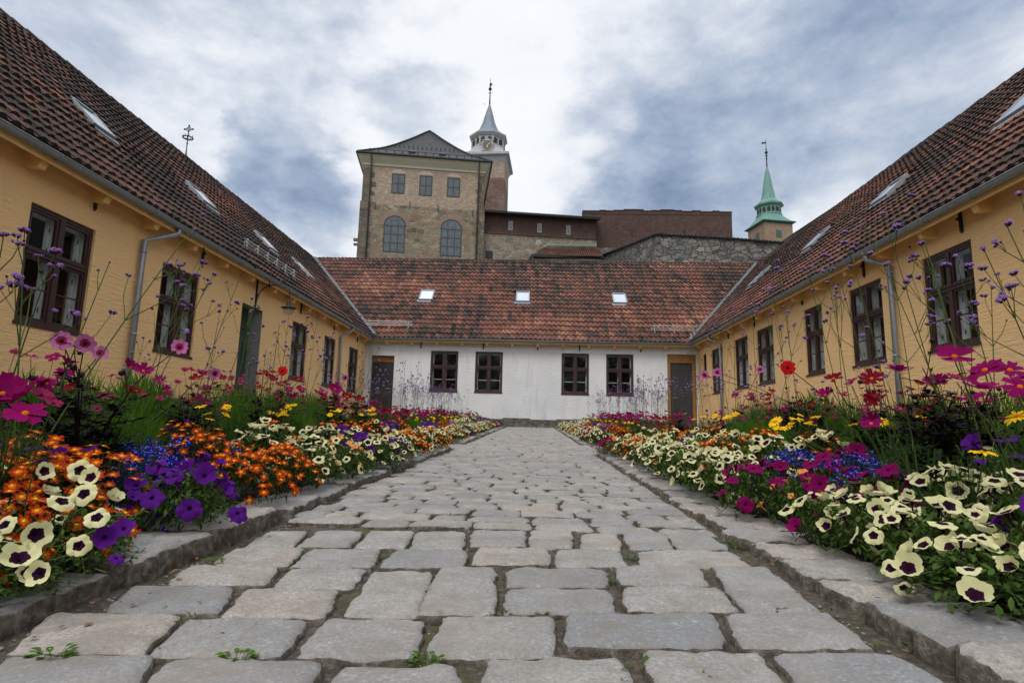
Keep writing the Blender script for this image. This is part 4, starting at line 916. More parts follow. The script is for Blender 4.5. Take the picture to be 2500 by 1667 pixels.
def clock_tower():
    Y = 80; c = at(1191, 400, Y); cx, cy = c.x, c.y; k = lambda px, y=400: at(1191+px, y, Y).x-at(1191, y, Y).x
    z = lambda py: at(1192, py, Y).z; root = empty('clock_tower', (cx, cy, 8), 'brick clock tower with pale octagonal lantern and grey spire behind the castle hall', 'tower'); bl = []
    h = k(46.5); rot = rad(-3); C4 = lambda r, zz, n=4, ph=0: [Vector((cx+r*math.cos(rot+ph+2*math.pi*i/n), cy+r*math.sin(rot+ph+2*math.pi*i/n), zz)) for i in range(n)]
    def loft(mb, ls):
        for a, b in zip(ls, ls[1:]):
            for i in range(len(a)): j = (i+1) % len(a); mb.poly([a[i], a[j], b[j], b[i]])
    q = math.sqrt(2); zc = z(405); P4 = math.pi/4
    mb = MB(); loft(mb, [C4(h*q, 8, 4, P4), C4(h*q, z(455), 4, P4)]); bl.append(mb.build('lower_shaft', M['brick_mixed']))
    mb = MB(); loft(mb, [C4(h*q, z(455), 4, P4), C4(h*q, zc, 4, P4)]); bl.append(mb.build('shaft', M['brick_tan']))
    mb = MB(); mb.box((cx-.35, cy-h-.03, z(439)), (cx+.35, cy-h+.1, z(420))); bl.append(mb.build('shaft_window', M['iron']))
    mb = MB(); loft(mb, [C4(h*q*.99, zc-.8, 4, P4), C4(h*q*1.10, zc-.1, 4, P4), C4(h*q*1.22, zc+.15, 4, P4), C4(h*q*1.22, zc+.5, 4, P4), C4(h*q*1.12, zc+.6, 4, P4), C4(h*.98*q, zc+.9, 4, P4)]); mb.poly(C4(h*.98*q, zc+.9, 4, P4)); bl.append(mb.build('cornice', M['white_stucco']))
    O8 = math.pi/8; ro = k(38.5)/math.cos(O8)
    mb = MB(); sq = lambda t: [Vector((cx+x, cy+y, 0)) for x, y in ()]
    base = []; zz0, zz1 = zc+.85, z(371)
    def oct_sq(t, zz):      # from a square (t=0) to an octagon (t=1)
        pts = []
        for i in range(8):
            a = rot+O8+i*math.pi/4; r8 = ro; o = Vector((math.cos(a)*r8, math.sin(a)*r8)); s_ = h*.97; aa = rot+P4+(i//2 if False else (i+0)//2)*math.pi/2
            m_ = max(abs(math.cos(a-rot)), abs(math.sin(a-rot))); sg = lambda x: (x > 0)-(x < 0)
            sx, sy = sg(round(math.cos(a-rot), 5))*s_, sg(round(math.sin(a-rot), 5))*s_; s2 = Vector((sx*math.cos(rot)-sy*math.sin(rot), sx*math.sin(rot)+sy*math.cos(rot)))
            p = s2.lerp(o, t); pts.append(Vector((cx+p.x, cy+p.y, zz)))
        return pts
    loft(mb, [oct_sq(0, zz0), oct_sq(.35, zz0+(zz1-zz0)*.25), oct_sq(.7, zz0+(zz1-zz0)*.55), oct_sq(1, zz1)]); bl.append(mb.build('lantern_base', M['white_stucco']))
    zt = z(350); mb = MB(); C8 = lambda r, zz: C4(r, zz, 8, O8)
    loft(mb, [C8(ro*1.03, zz1-.1), C8(ro*1.03, zz1+.15), C8(ro*.97, zz1+.2), C8(ro*.97, zt), C8(ro*1.04, zt+.1), C8(ro*1.16, zt+.45), C8(ro*1.16, zt+.65), C8(ro*1.0, zt+.75)]); lan = mb.build('lantern', M['white_stucco']); bl.append(lan)
    for i in range(8):          # two arched openings on each side
        a = rot+i*math.pi/4; n = Vector((math.cos(a), math.sin(a), 0)); u = Vector((-n.y, n.x, 0)); ap = ro*.97*math.cos(O8); fo = Vector((cx, cy, 0))+n*(ap+.02); fr = Fr(fo, u, n); hh = zt-zz1
        for s_ in (-1, 1):
            mb = MB(); uu = s_*ro*.19; wd = ro*.115; mb.poly([fr.p(uu-wd, zz1+.35, .02), fr.p(uu+wd, zz1+.35, .02)]+[fr.p(uu+wd*math.cos(math.pi*j/8), zt-.42+wd*math.sin(math.pi*j/8), .02) for j in range(9)]); mb.build('arched_opening', M['iron'], lan)
        mb = MB()
        for uu in (-ro*.37, 0, ro*.37): fr.box(mb, uu-.09, uu+.09, zz1+.2, zt, 0, .09)
        mb.build('pilaster', M['white_stucco'], lan)
    zc0 = zt+.72; rs = [(k(38), zc0), (k(38), z(337)), (k(33), z(332)), (k(25.5), z(326)), (k(21), z(318)), (k(15.2), z(303)), (k(11), z(287)), (k(6), z(270)), (k(1.6), z(256))]
    mb = MB(); loft(mb, [C4(r/math.cos(O8), zz, 8, O8) for r, zz in rs]); bl.append(mb.build('spire', M['spire_grey']))
    mb = MB(); b = Vector((cx, cy, 0)); mb.tube([b+Vector((0,0,z(258))), b+Vector((0,0,z(192)))], [.12, .03], 6)
    for py, r in ((218, .26), (211, .14), (228, .12)): mb.ball((cx, cy, z(py)), r, 10)
    mb.bar((cx-.35, cy, z(228)), (cx+.35, cy, z(228)), .04, .04); mb.bar((cx-.9, cy, z(253)), (cx-.7, cy, z(257)), .05, .05); mb.bar((cx-.1, cy, z(206)), (cx+.3, cy, z(207)), .04, .35); bl.append(mb.build('weather_vane', M['iron']))
    # clock, on a small gabled front
    zk = z(378); rk = k(11.2); yy = cy-h*.97-.10; mb = MB(); sc = rk*1.18
    fr = Fr((cx+k(1.5), yy, 0), (1,0,0), (0,-1,0)); fr.box(mb, -sc, sc, zk-sc, zk+sc*.9, -1.2, 0); mb.hexa([fr.p(-sc*1.1, zk+sc*.9, -1.2), fr.p(sc*1.1, zk+sc*.9, -1.2), fr.p(sc*1.1, zk+sc*.9, .08), fr.p(-sc*1.1, zk+sc*.9, .08), fr.p(-.15, zk+sc*1.25, -1.2), fr.p(.15, zk+sc*1.25, -1.2), fr.p(.15, zk+sc*1.25, .08), fr.p(-.15, zk+sc*1.25, .08)])
    ck = mb.build('clock', M['white_stucco']); bl.append(ck); cen = fr.p(0, zk, .0); ax = Vector((0,-1,0))
    mb = MB(); mb.lathe(cen, [(.001,.05), (rk*.98,.05), (rk*.98,.0)], 28, axis=ax); mb.build('dial', simple_cache('dark_dial', (.10,.095,.085)), ck)
    mb = MB(); mb.lathe(cen, [(rk*.94,.055), (rk,.07), (rk*1.04,.055), (rk*1.04,.0)], 28, axis=ax)
    for i in range(12): a = i*math.pi/6; d = Vector((math.sin(a), 0, math.cos(a))); mb.bar(cen+d*rk*.72+ax*.06, cen+d*rk*.9+ax*.06, .05, .03, ax)
    mb.build('hour_marks', M['gold_dull'], ck); 
    for a, L_, w in ((rad(50), .80, .06), (rad(183), .52, .10)):
        d = Vector((math.sin(a), 0, math.cos(a))); mb = MB(); mb.bar(cen-d*rk*.12+ax*.09, cen+d*rk*L_+ax*.09, w, .03, ax); mb.build('clock_hand', M['gold'], ck)
    for o in bl: rel(o, root)
clock_tower()

def gallery():
    f = Fr(CH.p(CH.w, 0, -1.0), CH.u, CH.n); root = empty('rampart_gallery', f.p(8, 8), 'long dark red brick gallery with slit windows over ochre stone between hall and red wall', 'building'); bl = []
    ua, ub = .0, onf(f, 1455, 560)[0]; zt0 = onf(f, 1181, 522)[1]; zt1 = onf(f, 1452, 545)[1]; zm0 = onf(f, 1181, 567)[1]; zm1 = onf(f, 1452, 585)[1]; zt = (zt0+zt1)/2; zm = (zm0+zm1)/2
    def blk(z0, z1, d, name, mat):
        mb = MB(); mb.poly([f.p(ua, z0, d), f.p(ub, z0, d), f.p(ub, z1, d), f.p(ua, z1, d)]); mb.poly([f.p(ub, z0, d), f.p(ub, z0, -6), f.p(ub, z1, -6), f.p(ub, z1, d)]); bl.append(mb.build(name, mat))
    blk(7, zm, .25, 'stone_wall', M['rubble_light']); blk(zm, zt+.3, 0, 'brick_wall', M['brick_red'])
    mb = MB(); n = 60
    for i in range(n): a = ua+(ub-ua)*i/n; b = ua+(ub-ua)*(i+1)/n; mb.hexa([f.p(a+.02, zm-.10, 0), f.p(b-.02, zm-.10, 0), f.p(b-.02, zm-.16, .42), f.p(a+.02, zm-.16, .42), f.p(a+.02, zm+.08, 0), f.p(b-.02, zm+.08, 0), f.p(b-.02, zm-.06, .42), f.p(a+.02, zm-.06, .42)])
    bl.append(mb.build('tile_ledge', M['tiles_dark']))
    mb = MB(); f_ov = 1.1
    mb.hexa([f.p(ua, zt-.05, f_ov), f.p(ub+.3, zt-.05, f_ov), f.p(ub+.3, zt+1.3, -5), f.p(ua, zt+1.3, -5), f.p(ua, zt+.12, f_ov), f.p(ub+.3, zt+.12, f_ov), f.p(ub+.3, zt+1.5, -5), f.p(ua, zt+1.5, -5)])
    for i in range(75): u = ua+(ub-ua+.3)*(i+.5)/75; mb.tube([f.p(u, zt+.15, f_ov+.03), f.p(u, zt+.8, -2)], .075, 6)
    bl.append(mb.build('roof', M['black_tiles']))
    for px, py in ((1246.5, 551), (1317, 557), (1387.5, 562)):
        u, v = onf(f, px, py); mb = MB(); f.box(mb, u-.26, u+.26, v-.56, v+.56, .0, .05); w = mb.build('slit_window', simple_cache('pale_stone_surround', (.26,.24,.21))); g = MB(); f.box(g, u-.14, u+.14, v-.44, v+.44, .05, .06); g.build('pane', M['leaded'], w); bl.append(w)
    u, v = onf(f, 1194, 623, .25); mb = MB(); f.box(mb, u-.42, u+.42, v-.5, v+.5, .25, .28); w = mb.build('barred_window', M['iron']); bl.append(w)
    for o in bl: rel(o, root)
gallery()
def red_wall():
    Y = 66; f = Fr((0, Y, 0), (1,0,0), (0,-1,0)); root = None
    st = [(712,565),(820,562),(860,565),(910,562),(975,557),(1100,566),(1150,563),(1210,559),(1295,563),(1345,569),(1410,565),(1463,571),(1540,567),(1582,572),(1663,572)]
    pts = [onf(f, 1150+a/2.6133, 300+b/2.6133) for a, b in st]; mb = MB(); zb = 9; zbase = min(p[1] for p in pts)-.3; x0, x1 = pts[0][0], pts[-1][0]
    zmean = lambda i: zbase
    mb.box((x0, Y, zb), (x1, Y+14, zbase)); 
    o = empty('brick_rampart', ((x0+x1)/2, Y+7, zb), 'tall windowless dark red brick rampart with a stepped top edge', 'wall'); w = mb.build('brick_wall', M['brick_red']); rel(w, o)
    mb = MB(); z0 = onf(f, 1600, 519)[1]
    for i in range(len(pts)-1): mb.box((pts[i][0]+.001, Y-.05, zbase), (pts[i+1][0]-.001, Y+.9, (pts[i][1]))); mb.box((pts[i][0]-.02, Y-.12, pts[i][1]), (pts[i+1][0]+.02, Y+.95, pts[i][1]+.10))
    rel(mb.build('stepped_parapet', M['brick_red']), o)
    for px, py in ((1543, 567), (1670.5, 567)): u, v = onf(f, px, py); mb = MB(); mb.bar((u, Y-.06, v-.45), (u, Y-.06, v+.4), .08, .06, (0,-1,0)); rel(mb.build('iron_anchor', M['iron']), o)
    mb = MB(); mb.box((x0-.15, Y-.25, 7), (x0+14, Y, onf(f, 1480, 607)[1])); rel(mb.build('stone_footing', M['rubble_grey']), o)
red_wall()
def small_house():
    o = empty('guard_house', (at(1380, 620, 46).x, 48, 8), 'small stone house with a bright red tile roof below the brick rampart', 'house'); Ye, Yr = 46, 50
    r0, r1 = at(1334.5, 598.5, Yr), at(1455, 606, Yr); r1.z = r0.z = (r0.z+r1.z)/2; e0, e1 = at(1300, 622, Ye), at(1470, 628, Ye+.5); e0.z = e1.z = (e0.z+e1.z)/2-.1
    mb = MB(); b = r0-e0; S = (Vector((r0.x-e0.x, 0, 0))*0+Vector((0, Yr-Ye, r0.z-e0.z))); L_ = (e1-e0).length; sl = S.length
    clip = lambda a, s: s < sl and a > (r0.x-e0.x)*s/sl-.1 and a < L_-(e1.x-r1.x)*s/sl+.1
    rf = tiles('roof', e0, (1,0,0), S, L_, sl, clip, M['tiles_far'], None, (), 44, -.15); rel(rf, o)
    mb = MB(); mb.rnd = .7; back = Vector((0, 5, -2.5)); mb.poly([e0, e1, r1, r0]); mb.poly([r0, r1, r1+back, r0+back]); mb.poly([e0, r0, r0+back]); mb.poly([e1, r1, r1+back]); mb.build('roof_deck', M['tiles_far'], rf)
    mb = MB(); mb.bar(e0+Vector((-.1,-.12,-.02)), e1+Vector((.1,-.12,-.02)), .2, .22); mb.bar(e0+Vector((-.05,-.1,-.1)), e0+Vector((-.75,-.1,-1.1)), .2, .2); mb.bar(r0+Vector((0,0,.12)), r1+Vector((0,0,.12)), .14, .12, m=1); rel(mb.build('eaves_gutter', [M['iron'], M['copper']]), o)
    mb = MB(); mb.box((e0.x-.35, Ye+.2, 6), (e1.x-.1, Ye+6, e0.z-.15)); rel(mb.build('stone_wall', M['rubble_light']), o)
small_house()
def grey_wall():
    o = empty('rubble_rampart', (at(1680, 620, 41).x, 42, 5), 'grey rubble stone rampart with black tile coping that slopes down at its left end', 'wall')
    P = [(at(1444.7, 635, 51)), (at(1500, 615, 47.5)), (at(1555, 594, 43.5)), (at(1601.6, 575, 41)), (at(1786, 585.5, 40.5)), (at(1925, 597, 40)), (at(2100, 611, 39.4))]
    mb = MB(); cp = MB()
    for a, b in zip(P, P[1:]):
        mb.poly([(a.x, a.y, 4), (b.x, b.y, 4), b, a]); bk = Vector((.3, 2.2, 0)); mb.poly([a, b, b+bk, a+bk])
        n = max(1, int((b-a).length/.26)); d = (b-a)/n; sd_ = Vector((d.y, -d.x, 0)).normalized()
        cp.bar(a+Vector((0,0,.04))-sd_*.3, b+Vector((0,0,.04))-sd_*.3, .9, .10)
        for i in range(n): c = a+d*(i+.5); cp.tube([c+sd_*.22+Vector((0,0,.06)), c-sd_*.6+Vector((0,0,.32))], .075, 6)
    rel(mb.build('stone_wall', M['rubble_grey']), o); rel(cp.build('tile_coping', M['black_tiles']), o)
grey_wall()
def green_tower():
    Y = 96; c = at(1880, 575, Y); cx, cy = c.x, c.y; K = (at(1881, 575, Y)-c).x; z = lambda py: at(1879, py, Y).z
    o = empty('spire_tower', (cx, cy, 8), 'square tan brick tower crowned by a green copper lantern and needle spire', 'tower'); va = math.atan2(cx, cy); rot = -va+rad(90-57)
    def C(r, zz, n, ph=0): return [Vector((cx+r*math.cos(rot+ph+2*math.pi*i/n), cy+r*math.sin(rot+ph+2*math.pi*i/n), zz)) for i in range(n)]
    def loft(mb, ls):
        for a, b in zip(ls, ls[1:]):
            for i in range(len(a)): j = (i+1) % len(a); mb.poly([a[i], a[j], b[j], b[i]])
    h = 36.5*K; q = math.sqrt(2)*h; P4 = math.pi/4; ze = z(553); mb = MB(); loft(mb, [C(q, 6, 4, P4), C(q, ze, 4, P4)]); rel(mb.build('brick_shaft', M['brick_green_tower']), o)
    mb = MB(); loft(mb, [C(q, ze-.35, 4, P4), C(q*1.16, ze-.12, 4, P4), C(q*1.18, ze+.02, 4, P4)]); rel(mb.build('eaves', M['copper_dark']), o)
    O8 = math.pi/8
    def osq(t, s_, r8, zz):
        pts = []
        for i in range(8):
            a = O8+i*P4; sg = lambda x: (x > 0)-(x < 0); p = Vector((sg(round(math.cos(a),5))*s_, sg(round(math.sin(a),5))*s_)).lerp(Vector((math.cos(a)*r8, math.sin(a)*r8)), t)
            pts.append(Vector((cx+p.x*math.cos(rot)-p.y*math.sin(rot), cy+p.x*math.sin(rot)+p.y*math.cos(rot), zz)))
        return pts
    zl0, zl1 = z(529), z(509.5); rl = 27*K/math.cos(O8); mb = MB(); s0 = h*1.18
    loft(mb, [osq(0, s0, rl, ze+.02), osq(.28, s0*.92, rl*1.1, ze+(zl0-ze)*.2), osq(.62, s0*.84, rl*1.12, ze+(zl0-ze)*.5), osq(.9, s0*.8, rl*1.04, ze+(zl0-ze)*.8), osq(1, s0, rl*1.02, zl0)]); rel(mb.build('flared_roof', M['copper']), o)
    mb = MB(); loft(mb, [C(rl*1.06, zl0-.05, 8, O8), C(rl*1.06, zl0+.2, 8, O8), C(rl*.96, zl0+.25, 8, O8), C(rl*.96, zl1, 8, O8), C(rl*1.18, zl1+.25, 8, O8), C(rl*1.2, zl1+.5, 8, O8), C(rl*1.02, zl1+.62, 8, O8)]); ln = mb.build('lantern', M['copper']); rel(ln, o)
    for i in range(8):
        a = rot+i*P4; n = Vector((math.cos(a), math.sin(a), 0)); u = Vector((-n.y, n.x, 0)); fr = Fr(Vector((cx, cy, 0))+n*(rl*.96*math.cos(O8)+.02), u, n)
        for s_ in (-1, 1):
            mb = MB(); wd = rl*.13; uu = s_*rl*.185; mb.poly([fr.p(uu-wd, zl0+.35, .02), fr.p(uu+wd, zl0+.35, .02), fr.p(uu+wd, zl1-.5, .02), fr.p(uu+wd*.6, zl1-.28, .02), fr.p(uu, zl1-.2, .02), fr.p(uu-wd*.6, zl1-.28, .02), fr.p(uu-wd, zl1-.5, .02)]); mb.build('lantern_window', M['iron'], ln)
    zs = zl1+.6; rs = [(26*K, zs), (24.5*K, z(499)), (21*K, z(494)), (16.5*K, z(489)), (14.8*K, z(482)), (11*K, z(459)), (7.5*K, z(437)), (4*K, z(418)), (1.2*K, z(408))]
    mb = MB(); loft(mb, [C(r/math.cos(O8), zz, 8, O8) for r, zz in rs]); rel(mb.build('spire', M['copper']), o)
    mb = MB(); mb.tube([(cx, cy, z(410)), (cx, cy, z(340))], [.12, .03], 6)
    for py, r in ((373, .28), (381, .2), (388, .16), (366, .14)): mb.ball((cx, cy, z(py)), r, 8)
    mb.bar((cx-.75, cy, z(350)), (cx, cy, z(349)), .05, .3); rel(mb.build('weather_vane', M['iron']), o)
    for (px, py, wd, k) in ((1902, 571, 6, 0), (1849, 578, 4.2, 1)):
        a = rot+(P4*0+(-math.pi/2 if k == 0 else -math.pi)); n = Vector((math.cos(a), math.sin(a), 0)); u = Vector((-n.y, n.x, 0)); fr = Fr(Vector((cx, cy, 0))+n*(h+.02), u, n); uu, vv = onf(fr, px, py); mb = MB(); fr.box(mb, uu-.5, uu+.5, vv-.62, vv+.62, 0, .04); w = mb.build('shaft_window', M['copper_dark']); rel(w, o)
green_tower()
def slate_house():
    a, b = at(1925, 577, 44), at(2110, 455, 44); o = empty('slate_roofed_house', (b.x, 50, 5), 'grey slate roofed house just visible behind the right wing ridge', 'house'); mb = MB(); c = Vector((2*b.x-a.x, 44, a.z)); bk = Vector((0, 14, 0))
    mb.poly([a, b, b+bk, a+bk]); mb.poly([b, c, c+bk, b+bk]); rel(mb.build('roof', M['slate']), o)
    mb = MB(); mb.poly([(a.x+.4, 44.1, 5), (c.x-.4, 44.1, 5), (c.x-.4, 44.1, a.z), b+Vector((0,.1,0)), (a.x+.4, 44.1, a.z)]); rel(mb.build('gable_wall', M['slate']), o)
slate_house()
def cross_spire():
    Y = 62; c = at(452, 394, Y); cx, cy = c.x, c.y; z = lambda py: at(458, py, Y).z; K = (at(453, 394, Y)-c).x; o = empty('cross_spire', (cx, cy, 6), 'thin green spire topped by an openwork crown and iron cross above the left roof', 'spire')
    mb = MB(); mb.lathe((cx, cy, 0), [(38*K, z(560)), (9*K, z(440)), (3*K, z(394)), (1*K, z(361))], 8); rel(mb.build('spire_cone', M['copper_dark']), o)
    mb = MB(); mb.box((cx-2, cy-2, 6), (cx+2, cy+2, z(560))); rel(mb.build('tower', M['brick_tan']), o)
    mb = MB(); mb.tube([(cx, cy, z(362)), (cx, cy, z(308))], .06, 6); mb.ball((cx, cy, z(351)), 2*K, 8, sq=1.5); mb.ball((cx, cy, z(357)), 1.2*K, 8); rel(mb.build('rod', M['iron']), o)
    mb = MB(); zc = z(337); ring = [Vector((cx+11*K*math.cos(a/24*2*math.pi), cy+11*K*math.sin(a/24*2*math.pi), zc)) for a in range(25)]; mb.tube(ring, .07, 6)
    for i in range(8): a = i*math.pi/4; p = Vector((cx+11*K*math.cos(a), cy+11*K*math.sin(a), zc)); mb.tube([p, p+Vector((0,0,.3))], [.05, .02], 5); 
    for i in range(4): a = i*math.pi/2+.4; mb.tube([Vector((cx, cy, zc-.15)), Vector((cx+11*K*math.cos(a), cy+11*K*math.sin(a), zc))], .03, 5)
    rel(mb.build('crown', M['iron']), o)
    mb = MB(); zx = z(316); mb.tube([Vector((cx+5.5*K*math.cos(a/16*2*math.pi), cy, zx+5.5*K*math.sin(a/16*2*math.pi))) for a in range(17)], .045, 5); mb.bar((cx-10*K, cy, zx), (cx+10*K, cy, zx), .08, .08)
    for p in ((-10*K, 0), (10*K, 0), (0, 9*K)): mb.ball((cx+p[0], cy, zx+p[1]), .13, 6)
    rel(mb.build('cross', M['iron']), o)
cross_spire()

# ------------------------------------------------------------------ plants : shared pieces
def rv(r): 
    while True:
        v = Vector((r.uniform(-1,1), r.uniform(-1,1), r.uniform(-1,1)))
        if .05 < v.length < 1: return v.normalized()
def leaf(mb, b, d, L_, w, up=Vector((0,0,1)), droop=.25, m=0, fold=.25, seg=3, shape=1.0):
    d = d.normalized(); s = d.cross(up); s = s.normalized() if s.length > 1e-3 else Vector((1,0,0)); n = s.cross(d); base = len(mb.v)
    mb.v.append(tuple(b)); rows = []
    for i in range(1, seg):
        t = i/seg; c = b+d*(L_*t)-up*(droop*L_*t*t); ww = w*math.sin(math.pi*min(1, t**shape))**.8*.5
        mb.v += [tuple(c+s*ww+n*ww*fold), tuple(c), tuple(c-s*ww+n*ww*fold)]; rows.append(len(mb.v)-3)
    mb.v.append(tuple(b+d*L_-up*(droop*L_))); tip = len(mb.v)-1; r0 = rows[0]
    mb.face([base, r0, r0+1], m); mb.face([base, r0+1, r0+2], m)
    for a, c in zip(rows, rows[1:]): mb.face([a, c, c+1, a+1], m); mb.face([a+1, c+1, c+2, a+2], m)
    a = rows[-1]; mb.face([a, tip, a+1], m); mb.face([a+1, tip, a+2], m)
def petunia(mb, R, seed, inner=.46, m0=0, m1=1, M0=Matrix(), n=30, lobes=5, cup=.22, tube=True, star=.10):
    r = random.Random(seed); b = len(mb.v); ph = r.random()*6; wob = [r.uniform(.93, 1.06) for _ in range(lobes)]; fl = r.uniform(-.25, .2)
    rings = [(.07, -.30), (.16, -.12), (inner*.98, -.01), (inner, -.005), (.78, .03), (1.0, .0)]
    for k, (f, z) in enumerate(rings):
        for j in range(n):
            a = 2*math.pi*j/n; l = abs(math.cos((a)*lobes/2)); lo = 1-.16*(1-l**.55)
            if k in (2, 3): rr = R*f*(1+star*math.cos(a*lobes)+.05*math.sin(a*11+ph))
            elif k < 2: rr = R*f
            else: rr = R*f*(lo*wob[int((a/(2*math.pi)*lobes+.5)) % lobes]+.025*math.sin(a*17+ph)*(k-3)/2)
            zz = R*(z+(cup*f*f*.5 if k < 4 else cup*f*f*.5)+(.10*math.sin(a*2+ph*3)+.07*math.sin(a*3+ph)+.06*math.sin(a*7+ph*2)+.05*math.cos(a*lobes))*f*f-(fl*f**4))
            mb.v.append(tuple(M0 @ Vector((rr*math.cos(a), rr*math.sin(a), zz))))
    for k in range(5):
        mm = m1 if k < 3 else m0
        for j in range(n):
            if k == 4: mb.rnd = .55+.35*abs(math.cos(j/n*math.pi*lobes))
            else: mb.rnd = .5
            mb.face([b+k*n+j, b+k*n+(j+1)%n, b+(k+1)*n+(j+1)%n, b+(k+1)*n+j], mm)
    if tube:
        pts = [M0 @ Vector((0,0,-.02*R)), M0 @ Vector((0,.02*R,-.45*R)), M0 @ Vector((.05*R,.1*R,-1.0*R)), M0 @ Vector((.08*R,.2*R,-1.35*R))]
        mb.tube(pts, [.30*R, .13*R, .10*R, .05*R], 7, 2, cap=False)
def daisy(mb, R, seed, npet, wid, m0=0, mc=1, inner=None, M0=Matrix(), disc=.2, notch=0, lift=.15, round_=.6, mi=None, cup=0.0):
    r = random.Random(seed); ph = r.random()
    for i in range(npet):
        a = 2*math.pi*(i+ph+r.uniform(-.08, .08))/npet; d = Vector((math.cos(a), math.sin(a), 0)); s = Vector((-d.y, d.x, 0)); L_ = R*r.uniform(.9, 1.06); w = R*wid*r.uniform(.9, 1.08); up = r.uniform(.3, 1.6)*lift; dr = r.uniform(-.15, .4)
        rows = [(disc*.55, .28), (.45, .80), (.78, 1.0), (1.0, round_)]; b = len(mb.v); z = lambda t: R*(up*t*1.3-(.9*up+dr*.5)*t*t+cup*t*t)
        for t, ww in rows:
            for k in (-1, 0, 1):
                e = L_*t*(1-(.06 if (k == 0 and t == 1.0 and notch) else 0)-(.05 if (k != 0 and t == 1.0 and not notch) else 0)); p = d*e+s*(k*ww*w*.5)+Vector((0,0,z(t)-(.05*R if k == 0 else 0)+r.uniform(-.015, .015)*R)); mb.v.append(tuple(M0 @ p))
        mb.rnd = r.uniform(.35, 1)
        for q in range(3):
            for k in range(2):
                mm = (mi if mi is not None and q == 0 else m0); mb.face([b+q*3+k, b+(q+1)*3+k, b+(q+1)*3+k+1, b+q*3+k+1], mm)
    b = len(mb.v); n = 10
    for (f, z) in ((1.0, .01), (.75, .10), (.3, .14)):
        for j in range(n): a = 2*math.pi*j/n; mb.v.append(tuple(M0 @ Vector((R*disc*f*math.cos(a)*(1+.1*(j%2)), R*disc*f*math.sin(a), R*(z+.03*(j%2))))))
    mb.v.append(tuple(M0 @ Vector((0,0,R*.13))))
    for k in range(2):
        for j in range(n): mb.face([b+k*n+j, b+k*n+(j+1)%n, b+(k+1)*n+(j+1)%n, b+(k+1)*n+j], mc)
    for j in range(n): mb.face([b+2*n+j, b+2*n+(j+1)%n, b+3*n], mc)
def lobel(mb, c, n, R, r, m0=0, m1=1):
    M0 = n.to_track_quat('Z', 'Y').to_matrix().to_4x4(); M0.translation = c; ph = r.random()*6
    for i, (a, L_, w) in enumerate(((0, 1, .55), (.75, .95, .5), (-.75, .95, .5), (2.6, .7, .25), (-2.6, .7, .25))):
        a += ph; d = Vector((math.cos(a), math.sin(a), 0)); s = Vector((-d.y, d.x, 0)); b = len(mb.v); mb.rnd = r.random()
        for p in (d*.1, d*.6+s*w*.6, d*L_, d*.6-s*w*.6): mb.v.append(tuple(M0 @ (p*R)))
        mb.face([b, b+1, b+2, b+3], m0)
    b = len(mb.v)
    for p in ((.2,0,.06), (0,.2,.06), (-.2,0,.06), (0,-.2,.06)): mb.v.append(tuple(M0 @ (Vector(p)*R)))
    mb.face([b, b+1, b+2, b+3], m1)
def verb_head(mb, c, n, R, r, full=True, mf=0, md=1):
    n = n.normalized(); x = n.orthogonal().normalized(); y = n.cross(x)
    mb.rnd = r.random(); b = len(mb.v); mb.lathe(c-n*R*.9, [(.15*R, -.5*R), (.55*R, .2*R), (.75*R, .9*R), (.3*R, 1.3*R), (.01, 1.35*R)], 7, md, axis=n)
    k = 30 if full else 13
    for i in range(k):
        t = (i+.5)/k; ph = i*2.39996; th = math.acos(1-t*.95); d = (x*math.cos(ph)+y*math.sin(ph))*math.sin(th)+n*math.cos(th); p = c+d*R*r.uniform(.85, 1.1)-n*R*.25
        fr_ = R*(.27 if full else .42)*r.uniform(.8, 1.2); u = d.orthogonal().normalized(); v = d.cross(u); a0 = r.random()*3; mb.rnd = r.random(); b = len(mb.v); mb.v.append(tuple(p))
        q = 5 if full else 4
        for j in range(q*2):
            a = a0+math.pi*j/q; rr = fr_*(1 if j % 2 == 0 else .55); mb.v.append(tuple(p+(u*math.cos(a)+v*math.sin(a))*rr+d*rr*.15))
        for j in range(q): mb.face([b, b+1+(2*j-1) % (2*q), b+1+2*j, b+1+(2*j+1) % (2*q)], mf)
FM = {}
def fmesh(name, mats, fn, k):
    out = []
    for i in range(k):
        mb = MB(); fn(mb, i); out.append(mesh_of(mb, name, mats, True))
    return out
FM['cream'] = fmesh('petunia_bloom', [M['cream'], M['aubergine'], M['aubergine']], lambda mb, i: petunia(mb, .037, 100+i, .44+.06*(i%3), cup=(.05,.45,.25,-.25,.7,.1,-.1,.9,1.3)[i]), 9)
FM['purple'] = fmesh('petunia_bloom', [M['purple'], M['purple_dark'], M['purple']], lambda mb, i: petunia(mb, .040, 200+i, .20, cup=(.1,.6,.3,-.1,.9)[i], star=.04), 5)
FM['magenta'] = fmesh('petunia_bloom', [M['magenta'], M['magenta_dark'], M['magenta']], lambda mb, i: petunia(mb, .040, 300+i, .18, cup=(.1,.5,.2,-.1)[i], star=.04), 4)
FM['apricot'] = fmesh('calibrachoa_bloom', [M['apricot'], M['amber'], M['apricot']], lambda mb, i: petunia(mb, .024, 400+i, .2, cup=(.1,.4,.7)[i], star=.05), 3)
FM['bidens'] = fmesh('bidens_bloom', [M['orange'], M['gold_petal'], M['yellow_orange']], lambda mb, i: daisy(mb, .0235, 500+i, (6,7,8,5)[i], .52, 0, 1, disc=.22, mi=2, round_=.5, cup=.1), 4)
FM['gazania'] = fmesh('daisy_bloom', [M['gold_petal'], M['yellow_orange']], lambda mb, i: daisy(mb, .033, 600+i, 16, .26, 0, 1, disc=.25, round_=.5, lift=.25), 3)
